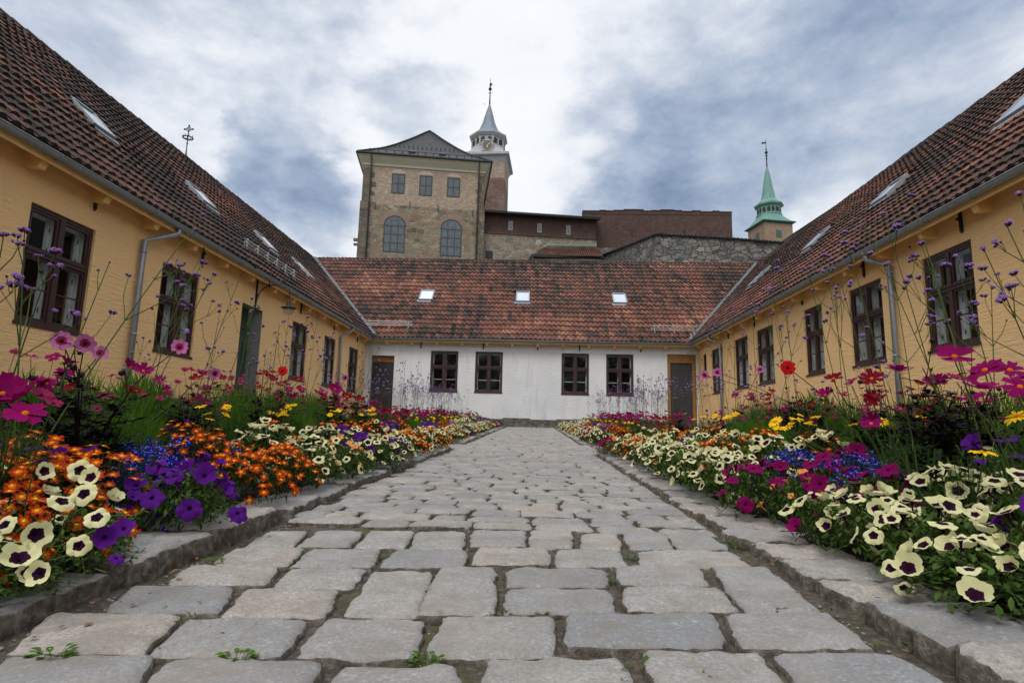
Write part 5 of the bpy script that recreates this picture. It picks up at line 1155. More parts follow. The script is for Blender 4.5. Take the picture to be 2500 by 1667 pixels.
FM['cosmos'] = fmesh('cosmos_bloom', [M['cosmos'], M['yellow_orange']], lambda mb, i: daisy(mb, .044, 700+i, 8, .56, 0, 1, disc=.17, notch=1, round_=.80, lift=.3, cup=(.1,.3,-.1,.5)[i]), 4)
FM['crimson'] = fmesh('cosmos_bloom', [M['crimson'], M['yellow_orange']], lambda mb, i: daisy(mb, .037, 720+i, 8, .54, 0, 1, disc=.17, notch=1, round_=.75, lift=.3, cup=.3), 3)
FM['rose'] = fmesh('cosmos_bloom', [M['rose'], M['dark_disc']], lambda mb, i: daisy(mb, .026, 740+i, 8, .6, 0, 1, disc=.2, notch=1, round_=.7, lift=.3, cup=.3), 3)
FM['pink'] = fmesh('dahlia_bloom', [M['pink'], M['dark_disc'], M['rose']], lambda mb, i: daisy(mb, .042, 760+i, 8, .62, 0, 1, disc=.20, round_=.45, lift=.2, mi=2, cup=.15), 3)
FM['red'] = fmesh('dahlia_bloom', [M['red'], M['dark_disc'], M['red']], lambda mb, i: daisy(mb, .045, 780+i, 8, .68, 0, 1, disc=.20, round_=.6, lift=.2, mi=2), 2)
def lob_cluster(mb, i):
    r = random.Random(800+i)
    for k in range(16): v = Vector((r.gauss(0, .022), r.gauss(0, .022), r.gauss(0, .012))); lobel(mb, v, (Vector((0,0,1))+rv(r)*.9).normalized(), r.uniform(.0085, .012), r)
FM['lobelia'] = fmesh('lobelia_blooms', [M['lobelia'], M['white_dot']], lob_cluster, 4)
def vh(mb, i):
    r = random.Random(850+i); 
    for k in range((3, 1, 2, 3)[i]):
        a = k*2.1+r.random(); off = Vector((math.cos(a), math.sin(a), r.uniform(-.4, .1)))*(.0145 if k or i else .0); verb_head(mb, off, Vector((math.cos(a)*.5, math.sin(a)*.5, 1)), .0125, r, True)
FM['verbena'] = fmesh('flower_head', [M['verbena'], M['verbena_dark']], vh, 4)
def bud(mb, i):
    mb.ball((0,0,0), .011, 8, 0, .9); 
    for k in range(5): a = k*1.257; leaf(mb, Vector((0,0,-.008)), Vector((math.cos(a), math.sin(a), .2)), .016, .008, m=0)
FM['bud'] = fmesh('bud', [M['stem_black']], bud, 1)

# foliage masses (dome of leaves, radius .22, height .24)
def mound(kind, seed, n, R=.22, H=.24, far=False):
    mb = MB(); r = random.Random(seed)
    for i in range(n):
        a = r.random()*6.283; q = math.sqrt(r.random()); hz = math.sqrt(max(0, 1-q*q*.92)); f = 1-abs(r.gauss(0, .22)); f = max(.15, min(1.08, f))
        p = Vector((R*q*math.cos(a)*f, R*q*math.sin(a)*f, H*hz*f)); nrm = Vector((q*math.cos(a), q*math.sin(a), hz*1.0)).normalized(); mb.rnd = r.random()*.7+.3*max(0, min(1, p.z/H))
        d = (nrm*.7+rv(r)*.9).normalized()
        if kind == 'petunia':
            leaf(mb, p-d*.01, d, r.uniform(.022, .042), r.uniform(.012, .02), droop=.2, fold=.2, m=0)
        elif kind == 'marigold':
            for k in range(2): dd = (d+rv(r)*.8).normalized(); leaf(mb, p, dd, r.uniform(.02, .035), .0065, droop=.1, m=0, seg=2 if far else 3)
        elif kind == 'lobelia': leaf(mb, p, d, r.uniform(.012, .022), .005, m=0, seg=2)
    if kind == 'petunia':       # trailing shoots
        for i in range(16):
            a = r.random()*6.283; p0 = Vector((0,0,H*.3)); p1 = Vector((math.cos(a)*R*.9, math.sin(a)*R*.9, H*r.uniform(.1, .9))); p2 = p1+Vector((math.cos(a)*.03, math.sin(a)*.03, .02)); mb.rnd = r.random(); mb.tube([p0, p1*.6+Vector((0,0,H*.35)), p1, p2], .0018, 4, 1, cap=False)
            for k in range(6): leaf(mb, p1.lerp(p2, k/5), (Vector((math.cos(a), math.sin(a), .5))+rv(r)*.9), .028, .012, m=0)
    mats = {'petunia': [M['leaf'], M['stem']], 'marigold': [M['leaf_dark'], M['stem']], 'lobelia': [M['leaf_dark'], M['stem']]}[kind]
    return mesh_of(mb, 'foliage', mats, False)
FOL = {'petunia': [mound('petunia', s, 820) for s in (1, 2, 3, 4)], 'marigold': [mound('marigold', s, 760) for s in (5, 6, 7)], 'lobelia': [mound('lobelia', s, 700) for s in (8, 9)]}
def feathery(seed, n=900, R=.20, H=.34, w=.0022, mat='leaf_bright', up=1.2, ls=1.0):
    mb = MB(); r = random.Random(seed)
    for i in range(n):
        a = r.random()*6.283; q = math.sqrt(r.random()); p = Vector((R*q*math.cos(a)*.8, R*q*math.sin(a)*.8, H*r.uniform(.12, .88)*math.sqrt(max(0, 1-q*q*.7)))); d = (Vector((q*math.cos(a)*.8, q*math.sin(a)*.8, up))+rv(r)*.6).normalized(); L_ = r.uniform(.045, .085)*ls; s = d.orthogonal().normalized()*w; mb.rnd = r.random(); b = len(mb.v); m_ = p+d*L_*.55+rv(r)*.004; e = p+d*L_+rv(r)*.012
        for v in (p-s*.6, p+s*.6, m_+s, m_-s, e): mb.v.append(tuple(v))
        mb.face([b, b+1, b+2, b+3]); mb.face([b+3, b+2, b+4])
    for i in range(14): a = r.random()*6.283; mb.rnd = .3; mb.tube([(0,0,0), (R*.5*math.cos(a), R*.5*math.sin(a), H*.8)], .003, 4, 0, cap=False)
    return mesh_of(mb, 'foliage', [M[mat]])
FOL['feathery'] = [feathery(s, 1500) for s in (11, 12, 13)]
FOL['airy'] = [feathery(s, 1700, .20, .42, .0013, 'leaf_grey', .45, .55) for s in (14, 15, 16)]
def dark_leafage(seed, H=.62, n=9, R=.16):
    mb = MB(); r = random.Random(seed); tips = []
    for i in range(n):
        a = r.random()*6.283; q = r.uniform(.2, 1)*R; lean = Vector((math.cos(a)*q, math.sin(a)*q, 0)); hh = H*r.uniform(.6, 1.05); pts = [lean*.25*t+lean*t*t+Vector((0,0,hh*t)) for t in (0, .25, .5, .75, 1)]; mb.rnd = r.random(); mb.tube(pts, [.0055, .005, .004, .003, .002], 5, 1, cap=False); tips.append(pts[-1])
        for k in range(9):
            t = .12+.86*k/9; p = pts[0].lerp(pts[2], t*2) if t < .5 else pts[2].lerp(pts[4], t*2-1); az = k*1.57+a
            for s_ in (0, math.pi):
                d = Vector((math.cos(az+s_), math.sin(az+s_), .35+.3*t)); L_ = .17*(1-.55*t)*r.uniform(.8, 1.2); d.normalize(); mb.rnd = r.random()
                mb.tube([p, p+d*L_*.5, p+d*L_-Vector((0,0,.2*L_))], .0012, 3, 1, cap=False)
                for f, sz in ((.35, .5), (.65, .6), (1.0, .8)):
                    c = p+d*L_*f-Vector((0,0,.2*L_*f*f)); sd_ = d.cross(Vector((0,0,1))).normalized()
                    if f < 1:
                        for g in (-1, 1): leaf(mb, c, d*.6+sd_*g, L_*.50*sz+.014, L_*.24+.008, droop=.25, m=0)
                    else: leaf(mb, c-d*L_*.1, d, L_*.55+.012, L_*.26+.010, droop=.3, m=0)
    me = mesh_of(mb, 'foliage', [M['leaf_black'], M['stem_black']]); me['t'] = 1; return me, tips
DARK = [dark_leafage(s) for s in (21, 22, 23)]

def at_n(mesh, name, loc, nrm, parent, sc=1.0, spin=None, r=R_):
    o = bpy.data.objects.new(name, mesh); COL.objects.link(o); o.parent = parent
    q = nrm.to_track_quat('Z', 'Y').to_matrix().to_4x4() @ Matrix.Rotation(r.random()*6.283 if spin is None else spin, 4, 'Z') @ Matrix.Scale(sc, 4)
    q.translation = loc; o.matrix_local = q; return o
ONES = ['', 'first', 'second', 'third', 'fourth', 'fifth', 'sixth', 'seventh', 'eighth', 'ninth', 'tenth', 'eleventh', 'twelfth', 'thirteenth', 'fourteenth', 'fifteenth', 'sixteenth', 'seventeenth', 'eighteenth', 'nineteenth']
TENS = [None, None, ('twenty', 'twentieth'), ('thirty', 'thirtieth'), ('forty', 'fortieth'), ('fifty', 'fiftieth'), ('sixty', 'sixtieth'), ('seventy', 'seventieth'), ('eighty', 'eightieth'), ('ninety', 'ninetieth')]
def ordinal(n):
    if n >= 100: return 'hundredth' if n == 100 else 'hundred-and-'+ordinal(n-100)
    if n < 20: return ONES[n]
    return TENS[n//10][1] if n % 10 == 0 else TENS[n//10][0]+'-'+ONES[n % 10]
PLANTS = []      # (object, description, noun, category, row) ; labels are written once all stand
def register(o, desc, noun, cat, row): PLANTS.append((o, desc, noun, cat, row))
DESC = {'cream': ('cream dark-throated', 'petunia'), 'purple': ('violet', 'petunia'), 'magenta': ('magenta', 'petunia'), 'apricot': ('apricot', 'calibrachoa'), 'bidens': ('orange', 'bidens'), 'lobelia': ('bright blue', 'lobelia'),
        'gazania': ('yellow daisy-flowered', 'gazania'), 'cosmos': ('magenta', 'cosmos'), 'crimson': ('crimson', 'cosmos'), 'rose': ('rose pink', 'cosmos')}
CLUMP_N = {'cream': 33, 'purple': 34, 'magenta': 30, 'apricot': 24, 'bidens': 84, 'lobelia': 44}
def facing(side, r, nrm, k):     # petunia faces turn to the open path and the light
    out = Vector((-side*.32, -.36, .62)); return (nrm*.6+out*k+rv(r)*.55).normalized()
def clump(kind, x, y, R=.22, H=.24, mixw=None, row='front', nmul=1.0):
    r = random.Random(int(x*1000)*31+int(y*1000)); side = -1 if x < 0 else 1; z0 = bedz(x, y)+.03
    o = empty(DESC[kind][1]+'_plant', (x, y, z0), 'x', 'flower'); o['_k'] = kind
    fk = {'bidens': 'marigold', 'lobelia': 'lobelia'}.get(kind, 'petunia'); f = bpy.data.objects.new('foliage', r.choice(FOL[fk])); COL.objects.link(f); f.parent = o; f.scale = (R/.22, R/.22, H/.24); f.rotation_euler.z = r.random()*6.28
    n = int(CLUMP_N[kind]*nmul*(R/.22)**1.6); kinds = [kind]
    for i in range(n):
        kd = mixw[0] if mixw and r.random() < mixw[1] else kind
        t = (i+r.random())/n; a = i*2.39996+r.uniform(-.3, .3); q = math.sqrt(t)*1.0; 
        if q > .6 and math.cos(a-math.atan2(y*0+.8, side*.6)) > .6: q *= .7
        hz = math.sqrt(max(.0, 1-q*q*.95)); nrm = Vector((math.cos(a)*q, math.sin(a)*q, hz+.15)).normalized()
        p = Vector((R*1.03*q*math.cos(a), R*1.03*q*math.sin(a), H*hz))+nrm*r.uniform(-.005, .045); p.z = max(.015, p.z)
        if kd == 'bidens': d = (nrm+rv(r)*.5+Vector((-side*.2, -.3, .3))).normalized(); sc = r.uniform(.8, 1.15)
        elif kd == 'lobelia': d = nrm; sc = r.uniform(.8, 1.2)
        else: d = facing(side, r, nrm, .75); sc = r.uniform(.62, 1.08)
        at_n(r.choice(FM[kd]), FM[kd][0].name, p, d, o, sc*(.92 if kd == 'cream' else 1), r=r)
    register(o, *DESC[kind], 'flower', row); return o
def stemmed(kind, x, y, H, n, R=.16, row='back', fol='airy', zmin=.75):
    """plants that carry their flowers on bare stems above feathery leaves"""
    r = random.Random(int(x*977)+int(y*1313)); side = -1 if x < 0 else 1; z0 = bedz(x, y)+.04; o = empty(DESC[kind][1]+'_plant', (x, y, z0), 'x', 'flower'); o['_k'] = kind
    f = bpy.data.objects.new('foliage', r.choice(FOL[fol])); COL.objects.link(f); f.parent = o; sh = H/.55; f.scale = (R/.16, R/.16, sh*.95); f.rotation_euler.z = r.random()*6
    mb = MB(); S = []
    for i in range(n):
        a = r.random()*6.283; q = R*r.uniform(.1, 1.15); h = H*r.uniform(zmin, 1.05); p0 = Vector((q*.2*math.cos(a), q*.2*math.sin(a), 0)); p2 = Vector((q*math.cos(a), q*math.sin(a), h)); p1 = p0.lerp(p2, .55)+Vector((-math.cos(a), -math.sin(a), 0))*.03; mb.rnd = r.random(); mb.tube([p0, p1, p2], [.003, .0022, .0015], 4, 0, cap=False); S.append((p2, (p2-p1).normalized()))
        for k in range(4): t = .3+.16*k; leaf(mb, p0.lerp(p2, t), rv(r)+Vector((0,0,.5)), .05, .003, m=0)
    mb.build('stem', [M['stem']], o)
    for p, d in S: dd = (d*.8+rv(r)*.5+Vector((-side*.2, -.35, .35))).normalized(); at_n(r.choice(FM[kind]), FM[kind][0].name, p, dd, o, r.uniform(.8, 1.15), r=r)
    register(o, *DESC[kind], 'flower', row); return o
def green_tuft(x, y, R=.2, H=.34, row='middle'):
    r = random.Random(int(x*77)+int(y*131)); me = r.choice(FOL['feathery']); o = bpy.data.objects.new('feathery_plant', me); COL.objects.link(o); o.location = (x, y, bedz(x, y)+.03); o.scale = (R/.2, R/.2, H/.34); o.rotation_euler.z = r.random()*6; register(o, 'flowerless bright green', 'feathery plant', 'plant', row); return o
def dahlia(x, y, H=.62, blooms=(), nb=4, row='middle', k=None):
    r = random.Random(int(x*571)+int(y*311)); z0 = bedz(x, y)+.03; o = empty('dahlia_plant', (x, y, z0), 'x', 'flower'); o['_k'] = 'dark'
    me, tips = DARK[r.randrange(3)] if k is None else DARK[k]; f = bpy.data.objects.new('foliage', me); COL.objects.link(f); f.parent = o; s = H/.62; f.scale = (s, s, s)
    mb = MB(); ends = []
    for i in range(nb):
        t = tips[r.randrange(len(tips))]*s*.93; q = t+Vector((r.uniform(-.06, .06), r.uniform(-.06, .06), r.uniform(.05, .16)))*s; e = q+Vector((r.uniform(-.03, .03), r.uniform(-.03, .03), -.012)); mb.tube([t, t.lerp(q, .6), q, e], .0022, 4, 0, cap=False); ends.append(e)
    bl = []
    for kd, wx, wy, wz in blooms:      # blooms at given world places
        e = Vector((wx-x, wy-y, wz-z0)); t = min(tips, key=lambda v: (v*s-e).length)*s*.9; mb.tube([t, t.lerp(e, .6)+Vector((0,0,.01)), e], .0024, 5, 0, cap=False); bl.append((kd, e))
    if mb.v: mb.build('stem', [M['stem_black']], o)
    for e in ends: at_n(FM['bud'][0], 'bud', e, Vector((0,0,1)), o, r.uniform(.8, 1.4), r=r)
    for kd, e in bl: at_n(r.choice(FM[kd]), 'dahlia_bloom', e, (Vector((-e.x-x, -e.y-y, -.1)).normalized()*1.1+rv(r)*.35+Vector((0,0,.15))).normalized(), o, r.uniform(.85, 1.05), r=r)
    register(o, 'blackish-leaved', 'dahlia', 'flower', row); return o
def verbena(x, y, tip, r, detail=2, row='back', thick=.0032, heads=True):
    """one tall verbena stem with forking arms, narrow leaves and mauve flower heads; tip in world space"""
    z0 = bedz(x, y)+.03; P0 = Vector((x, y, z0)); T = Vector(tip); mid = P0.lerp(T, .5); mid.x = x+(T.x-x)*.40; mid.y = y+(T.y-y)*.40
    bz = lambda t: (1-t)**2*P0+2*t*(1-t)*mid+t*t*T; mb = MB(); hd = []; L_ = (T-P0).length
    mb.rnd = r.random(); mb.tube([bz(i/9)-P0 for i in range(10)], [thick*(1-.55*i/9) for i in range(10)], 5 if detail > 1 else 3, 0, cap=False); hd.append((T, (bz(1)-bz(.9)).normalized(), 0))
    az = r.random()*3.14
    for k, t in enumerate((.30, .46, .62, .76, .88)):
        p = bz(t); d0 = (bz(t+.05)-p).normalized(); az += 1.45; u = d0.orthogonal().normalized(); v = d0.cross(u); 
        for s_ in (0, math.pi):
            sd_ = u*math.cos(az+s_)+v*math.sin(az+s_); mb.rnd = r.random()
            leaf(mb, p-P0, sd_+d0*.6, r.uniform(.04, .09)*(1.2-t), .007*(1.25-t)+.002, droop=.3, m=0, seg=3)
            if t > .5 and r.random() < .62:
                bl = L_*(1.02-t)*r.uniform(.45, .85)*.62+.03; e = p+(sd_*.62+d0*.9).normalized()*bl+Vector((0,0,.02)); m_ = p.lerp(e, .5)+sd_*.02*bl/.2
                mb.tube([p-P0, m_-P0, e-P0], [thick*.55, thick*.45, thick*.32], 4 if detail > 1 else 3, 0, cap=False); de = (e-m_).normalized(); hd.append((e, de, 0))
                if r.random() < .42 and bl > .05:
                    for g in (-1, 1):
                        q = m_+(de+u*.5*g+v*.3*g).normalized()*bl*r.uniform(.3, .55); mb.tube([m_-P0, q-P0], thick*.3, 3, 0, cap=False); hd.append((q, (q-m_).normalized(), 1))
                        leaf(mb, m_-P0, u*g+v*.4+de*.4, .025, .004, m=0, seg=2)
    if detail >= 1:
        o = empty('verbena_plant', P0, 'x', 'flower'); mb.build('stem', [M['stem']], o)
        for p, d, _ in hd:
            if r.random() < .12: at_n(FM['bud'][0], 'seed_head', p-P0, d, o, r.uniform(.35, .55), r=r)
            else: at_n(FM['verbena'][1 if (_ and r.random() < .6) else r.randrange(4)], 'flower_head', p-P0, (d+Vector((0,0,.8))).normalized(), o, r.uniform(.55, 1.0)*(.72 if _ else 1), r=r)
        register(o, 'tall mauve-headed', 'verbena', 'flower', row); return o
    return mb, [(p-P0, d, q) for p, d, q in hd]
FARV = []
for i in range(7):
    r = random.Random(900+i); mb, hd = verbena(0, 0, (r.uniform(-.15, .15), r.uniform(-.1, .1), bedz(0, 0)+r.uniform(1.15, 1.4)), r, 0, thick=.004)
    for p, d, q in hd: verb_head(mb, p, (d+Vector((0,0,.8))), r.uniform(.010, .015), r, False, 1, 2)
    FARV.append(mesh_of(mb, 'verbena_plant', [M['stem_dry'], M['verbena'], M['verbena_dark']]))
def far_verbena(x, y, sc, r):
    o = bpy.data.objects.new('verbena_plant', FARV[r.randrange(7)]); COL.objects.link(o); o.location = (x, y, bedz(x, y)); o.scale = (sc, sc, sc); o.rotation_euler.z = r.random()*6.28; register(o, 'tall mauve-headed', 'verbena', 'flower', 'back'); return o
def bake(kind, seed):
    """a whole clump in one mesh, for the beds beyond the gap where its parts are too small to tell"""
    r = random.Random(seed); mb = MB(); mats = []
    def addm(m):
        if m not in mats: mats.append(m)
        return mats.index(m)
    def fly(me, mt):
        b = len(mb.v); cs = np.empty(len(me.vertices)*3); me.vertices.foreach_get('co', cs); cs = cs.reshape(-1, 3); A = np.array(mt); cs = cs @ A[:3,:3].T+A[:3,3]; mb.v.extend(map(tuple, cs)); ix = [addm(m) for m in me.materials]; rr = [a.value for a in me.attributes['rnd'].data]
        for i, p in enumerate(me.polygons): mb.rnd = rr[i]; mb.face([b+v for v in p.vertices], ix[p.material_index])
    fk = {'bidens': 'marigold', 'lobelia': 'lobelia', 'cosmos': 'airy', 'rose': 'airy', 'crimson': 'airy', 'gazania': 'airy'}.get(kind, 'petunia'); fly(FOL[fk][0], Matrix.Scale(1, 4))
    n = {'cream': 26, 'purple': 20, 'magenta': 18, 'bidens': 60, 'lobelia': 26, 'cosmos': 13, 'rose': 16, 'crimson': 12, 'gazania': 12}[kind]
    for i in range(n):
        a = i*2.39996; q = math.sqrt((i+.5)/n); hz = math.sqrt(1-q*q*.9); H = .24 if fk != 'airy' else .46; nrm = Vector((math.cos(a)*q, math.sin(a)*q, hz+.2)).normalized(); p = Vector((.22*q*math.cos(a), .22*q*math.sin(a), H*hz*r.uniform(.85, 1.1)))
        d = (nrm+rv(r)*.6+Vector((0, -.5, 0))).normalized(); mt = Matrix.Translation(p) @ d.to_track_quat('Z', 'Y').to_matrix().to_4x4() @ Matrix.Rotation(r.random()*6, 4, 'Z') @ Matrix.Scale(r.uniform(.75, 1.05), 4); fly(r.choice(FM[kind]), mt)
    return mesh_of(mb, DESC[kind][1]+'_plant', mats, False)
BK = {k: [bake(k, 60+i) for i in range(2)] for k in ('cream', 'purple', 'magenta', 'bidens', 'lobelia', 'cosmos', 'rose', 'crimson', 'gazania')}
def far_clump(kind, x, y, R, H, row, r):
    me = r.choice(BK[kind]); o = bpy.data.objects.new(me.name.split('.')[0], me); COL.objects.link(o); o.location = (x, y, bedz(x, y)+.02); o.scale = (R/.22, R/.22, H/.24 if kind not in ('cosmos', 'rose', 'crimson', 'gazania') else H/.46); o.rotation_euler.z = r.uniform(-.6, .6); register(o, *DESC[kind], 'flower', row)

# ------------------------------------------------------------------ planting
# near left bed, kerb row
for k, x, y, R, H, mx in (('bidens', -1.50, 1.50, .17, .22, ('cream', .05)), ('bidens', -1.62, 1.80, .18, .28, None), ('bidens', -1.44, 1.72, .15, .20, ('cream', .1)), ('bidens', -1.95, 1.78, .18, .36, ('purple', .15)), ('bidens', -1.62, 2.02, .17, .30, ('purple', .1)), ('cream', -1.36, 1.40, .15, .15, ('bidens', .2)), ('bidens', -1.62, 1.62, .20, .27, ('cream', .12)), ('cream', -1.50, 1.83, .13, .21, ('bidens', .45)), ('bidens', -1.80, 1.95, .20, .33, ('purple', .10)),
    ('lobelia', -1.58, 2.28, .17, .27, None), ('purple', -1.36, 2.16, .16, .24, None), ('purple', -1.45, 2.40, .13, .24, None), ('bidens', -1.42, 2.76, .20, .25, None), ('bidens', -1.42, 3.14, .19, .25, None), ('bidens', -1.72, 2.90, .20, .33, ('lobelia', .1)),
    ('cream', -1.42, 3.50, .20, .27, ('bidens', .2)), ('cream', -1.70, 3.55, .20, .36, None), ('cream', -1.38, 3.92, .19, .25, ('apricot', .45)), ('apricot', -1.34, 4.25, .14, .20, ('cream', .3)), ('cream', -1.62, 4.30, .22, .34, ('purple', .15)), ('purple', -1.55, 4.75, .2, .3, ('cream', .3)),
    ('cream', -1.34, 4.72, .2, .24, ('purple', .15)), ('cream', -1.34, 5.15, .2, .24, ('purple', .25)), ('cream', -1.36, 5.6, .2, .26, ('bidens', .2)), ('bidens', -1.36, 6.05, .22, .26, ('apricot', .2)), ('cream', -1.34, 6.5, .2, .26, None), ('bidens', -1.32, 6.95, .22, .26, ('cream', .3)), ('cream', -1.34, 7.45, .22, .26, ('bidens', .3)), ('bidens', -1.34, 7.85, .2, .24, ('apricot', .4))):
    clump(k, x+.07, y, R*1.08, H*1.05, mx, nmul=(.42 if (k == 'cream' and y < 2) else 1.0))
for k, x, y, R, H, mx in (('purple', -2.02, 2.02, .18, .40, ('bidens', .3)), ('lobelia', -1.75, 2.55, .2, .30, ('bidens', .1)), ('bidens', -1.95, 3.2, .2, .38, ('purple', .06)), ('bidens', -1.78, 3.9, .2, .38, ('cream', .25)), ('bidens', -1.75, 5.1, .22, .36, ('purple', .1)), ('lobelia', -1.7, 4.6, .2, .30, ('purple', .1)), ('bidens', -1.72, 5.7, .22, .36, None), ('bidens', -1.75, 6.4, .22, .36, ('cream', .1)), ('purple', -1.7, 7.0, .2, .34, None), ('bidens', -1.75, 7.6, .22, .36, None)):
    clump(k, x, y, R, H, mx, 'middle', .8)
for x, y, H, n in ((-2.0, 3.55, .47, 6), (-1.98, 4.6, .5, 8), (-1.95, 5.6, .5, 6), (-1.95, 6.9, .5, 6)): stemmed('gazania', x, y, H, n, .14, 'middle', 'airy', .85)
for x, y, R, H in ((-2.0, 2.85, .2, .44), (-2.25, 3.2, .24, .50), (-2.15, 4.35, .24, .50), (-2.4, 4.8, .25, .52), (-2.15, 5.3, .22, .46), (-2.1, 6.5, .24, .5), (-2.15, 7.5, .22, .46)): green_tuft(x, y, R, H)
dahlia(-1.92, 2.42, .60, [('pink', *at(150, 832, 2.2)), ('pink', *at(207, 838, 2.25))], 5, k=0); dahlia(-2.22, 2.62, .66, [('pink', *at(438, 848, 2.7)), ('pink', *at(245, 862, 2.6))], 5, k=1)
dahlia(-2.15, 2.25, .58, [], 3, k=2); dahlia(-2.25, 3.75, .66, [('pink', *at(525, 912, 3.4))], 4); dahlia(-1.95, 4.05, .55, [], 3); dahlia(-2.2, 5.0, .66, [('red', *at(690, 905, 4.9))], 4); dahlia(-2.1, 6.0, .64, [('pink', *at(843, 922, 5.9))], 6); dahlia(-2.25, 7.3, .68, [], 6)
for k, x, y, H, n in (('cosmos', -1.84, 1.78, .50, 6), ('cosmos', -2.2, 2.02, .56, 5), ('rose', -2.5, 2.7, .5, 7), ('crimson', -2.35, 3.1, .66, 5), ('rose', -2.6, 3.4, .52, 8), ('crimson', -2.4, 4.2, .70, 6), ('cosmos', -2.55, 4.5, .60, 6), ('rose', -2.7, 4.9, .52, 8), ('crimson', -2.35, 5.5, .70, 7),
    ('cosmos', -2.45, 5.9, .66, 7), ('crimson', -2.2, 6.3, .66, 6), ('rose', -2.6, 6.4, .54, 9), ('cosmos', -2.3, 6.9, .66, 7), ('rose', -2.5, 7.4, .54, 9), ('cosmos', -2.2, 7.8, .60, 8)): stemmed(k, x, y, H, n, .18)
# near right bed
for k, x, y, R, H, mx in (('cream', 1.26, 1.56, .17, .17, None), ('cream', 1.30, 1.82, .18, .22, None), ('cream', 1.60, 1.78, .20, .30, ('purple', .06)), ('cream', 1.30, 2.12, .16, .22, None), ('cream', 1.62, 2.12, .20, .31, None), ('purple', 1.42, 1.62, .10, .22, ('cream', .2)),
    ('magenta', 1.50, 2.42, .15, .27, None), ('cream', 1.24, 2.34, .12, .18, ('magenta', .2)), ('magenta', 1.16, 2.92, .17, .25, None), ('apricot', 1.26, 2.70, .13, .22, ('magenta', .25)), ('magenta', 1.42, 2.78, .13, .27, None), ('lobelia', 1.42, 3.05, .20, .28, None), ('lobelia', 1.52, 2.64, .18, .28, None), ('magenta', 1.62, 2.92, .15, .32, ('lobelia', .2)),
    ('cream', 1.20, 3.35, .19, .26, None), ('cream', 1.18, 3.72, .2, .26, ('bidens', .08)), ('cream', 1.48, 3.50, .2, .34, None), ('bidens', 1.30, 4.02, .17, .30, None), ('cream', 1.18, 4.15, .2, .26, ('bidens', .1)), ('cream', 1.46, 4.15, .22, .36, ('bidens', .2)), ('cream', 1.18, 4.58, .2, .26, ('apricot', .1)), ('cream', 1.45, 4.75, .2, .34, None),
    ('cream', 1.18, 5.02, .2, .26, ('apricot', .2)), ('cream', 1.2, 5.5, .2, .26, None), ('bidens', 1.18, 5.95, .2, .26, ('apricot', .4)), ('cream', 1.18, 6.45, .2, .25, None), ('apricot', 1.12, 6.9, .2, .22, ('bidens', .4)), ('magenta', 1.02, 7.25, .17, .18, ('apricot', .1)), ('magenta', 1.14, 7.6, .16, .2, ('apricot', .3))):
    clump(k, x-(.09 if y < 2.5 else .05), y, R*1.08, H*1.05, mx)
for k, x, y, R, H, mx in (('purple', 1.80, 2.32, .15, .40, ('cream', .2)), ('cream', 1.88, 2.0, .17, .40, ('gazania', .08)), ('bidens', 1.75, 3.6, .2, .40, ('cream', .2)), ('bidens', 1.72, 4.4, .2, .40, ('cream', .15)), ('lobelia', 1.5, 5.3, .2, .3, None), ('bidens', 1.6, 5.0, .2, .38, None), ('bidens', 1.6, 5.7, .22, .36, ('cream', .1)), ('cream', 1.5, 6.2, .2, .34, None), ('bidens', 1.6, 6.7, .22, .36, None), ('cream', 1.5, 7.2, .2, .32, ('bidens', .2))):
    clump(k, x, y, R, H, mx, 'middle', .85)
for x, y, H, n in ((1.85, 3.05, .50, 6), (2.05, 2.1, .50, 4), (1.85, 4.1, .50, 5), (1.8, 5.3, .52, 7), (1.85, 6.4, .5, 6)): stemmed('gazania', x, y, H, n, .15, 'middle', 'airy', .9)
for x, y, R, H in ((2.2, 2.35, .26, .56), (2.05, 2.75, .24, .50), (2.0, 3.35, .22, .46), (2.25, 3.9, .26, .52), (2.1, 4.5, .22, .48), (1.95, 4.9, .22, .50), (2.1, 5.8, .24, .5), (2.0, 6.9, .22, .48), (1.85, 7.5, .2, .42)): green_tuft(x, y, R, H)
dahlia(1.95, 2.60, .74, [], 6, k=1); dahlia(1.86, 2.86, .60, [('crimson', *at(2130, 972, 2.6)), ('cosmos', *at(2127, 1030, 2.7))], 4, k=0); dahlia(2.0, 3.35, .70, [('red', *at(1923, 897, 3.3))], 5, k=2); dahlia(2.2, 3.1, .66, [], 5, k=0)
dahlia(2.1, 4.3, .66, [('pink', *at(1751, 909, 4.6)), ('pink', *at(1720, 916, 4.7))], 5); dahlia(2.25, 5.2, .66, [], 6); dahlia(2.1, 6.4, .64, [('pink', *at(1856, 902, 4.7))], 5); dahlia(1.9, 7.4, .6, [], 5)
for k, x, y, H, n in (('cosmos', 2.02, 2.30, .74, 5), ('cosmos', 2.30, 2.55, .78, 6), ('cosmos', 2.12, 2.95, .76, 3), ('rose', 2.5, 2.8, .52, 8), ('crimson', 2.2, 3.3, .62, 5), ('crimson', 1.95, 3.05, .58, 3), ('rose', 2.4, 3.5, .56, 9), ('cosmos', 2.25, 3.75, .62, 5), ('rose', 2.55, 4.2, .56, 9), ('crimson', 2.3, 4.7, .62, 6),
    ('rose', 2.5, 5.0, .56, 9), ('cosmos', 2.35, 5.5, .6, 7), ('rose', 2.5, 6.0, .56, 10), ('cosmos', 2.3, 6.6, .58, 8), ('rose', 2.3, 7.2, .54, 10)): stemmed(k, x, y, H, n, .18)
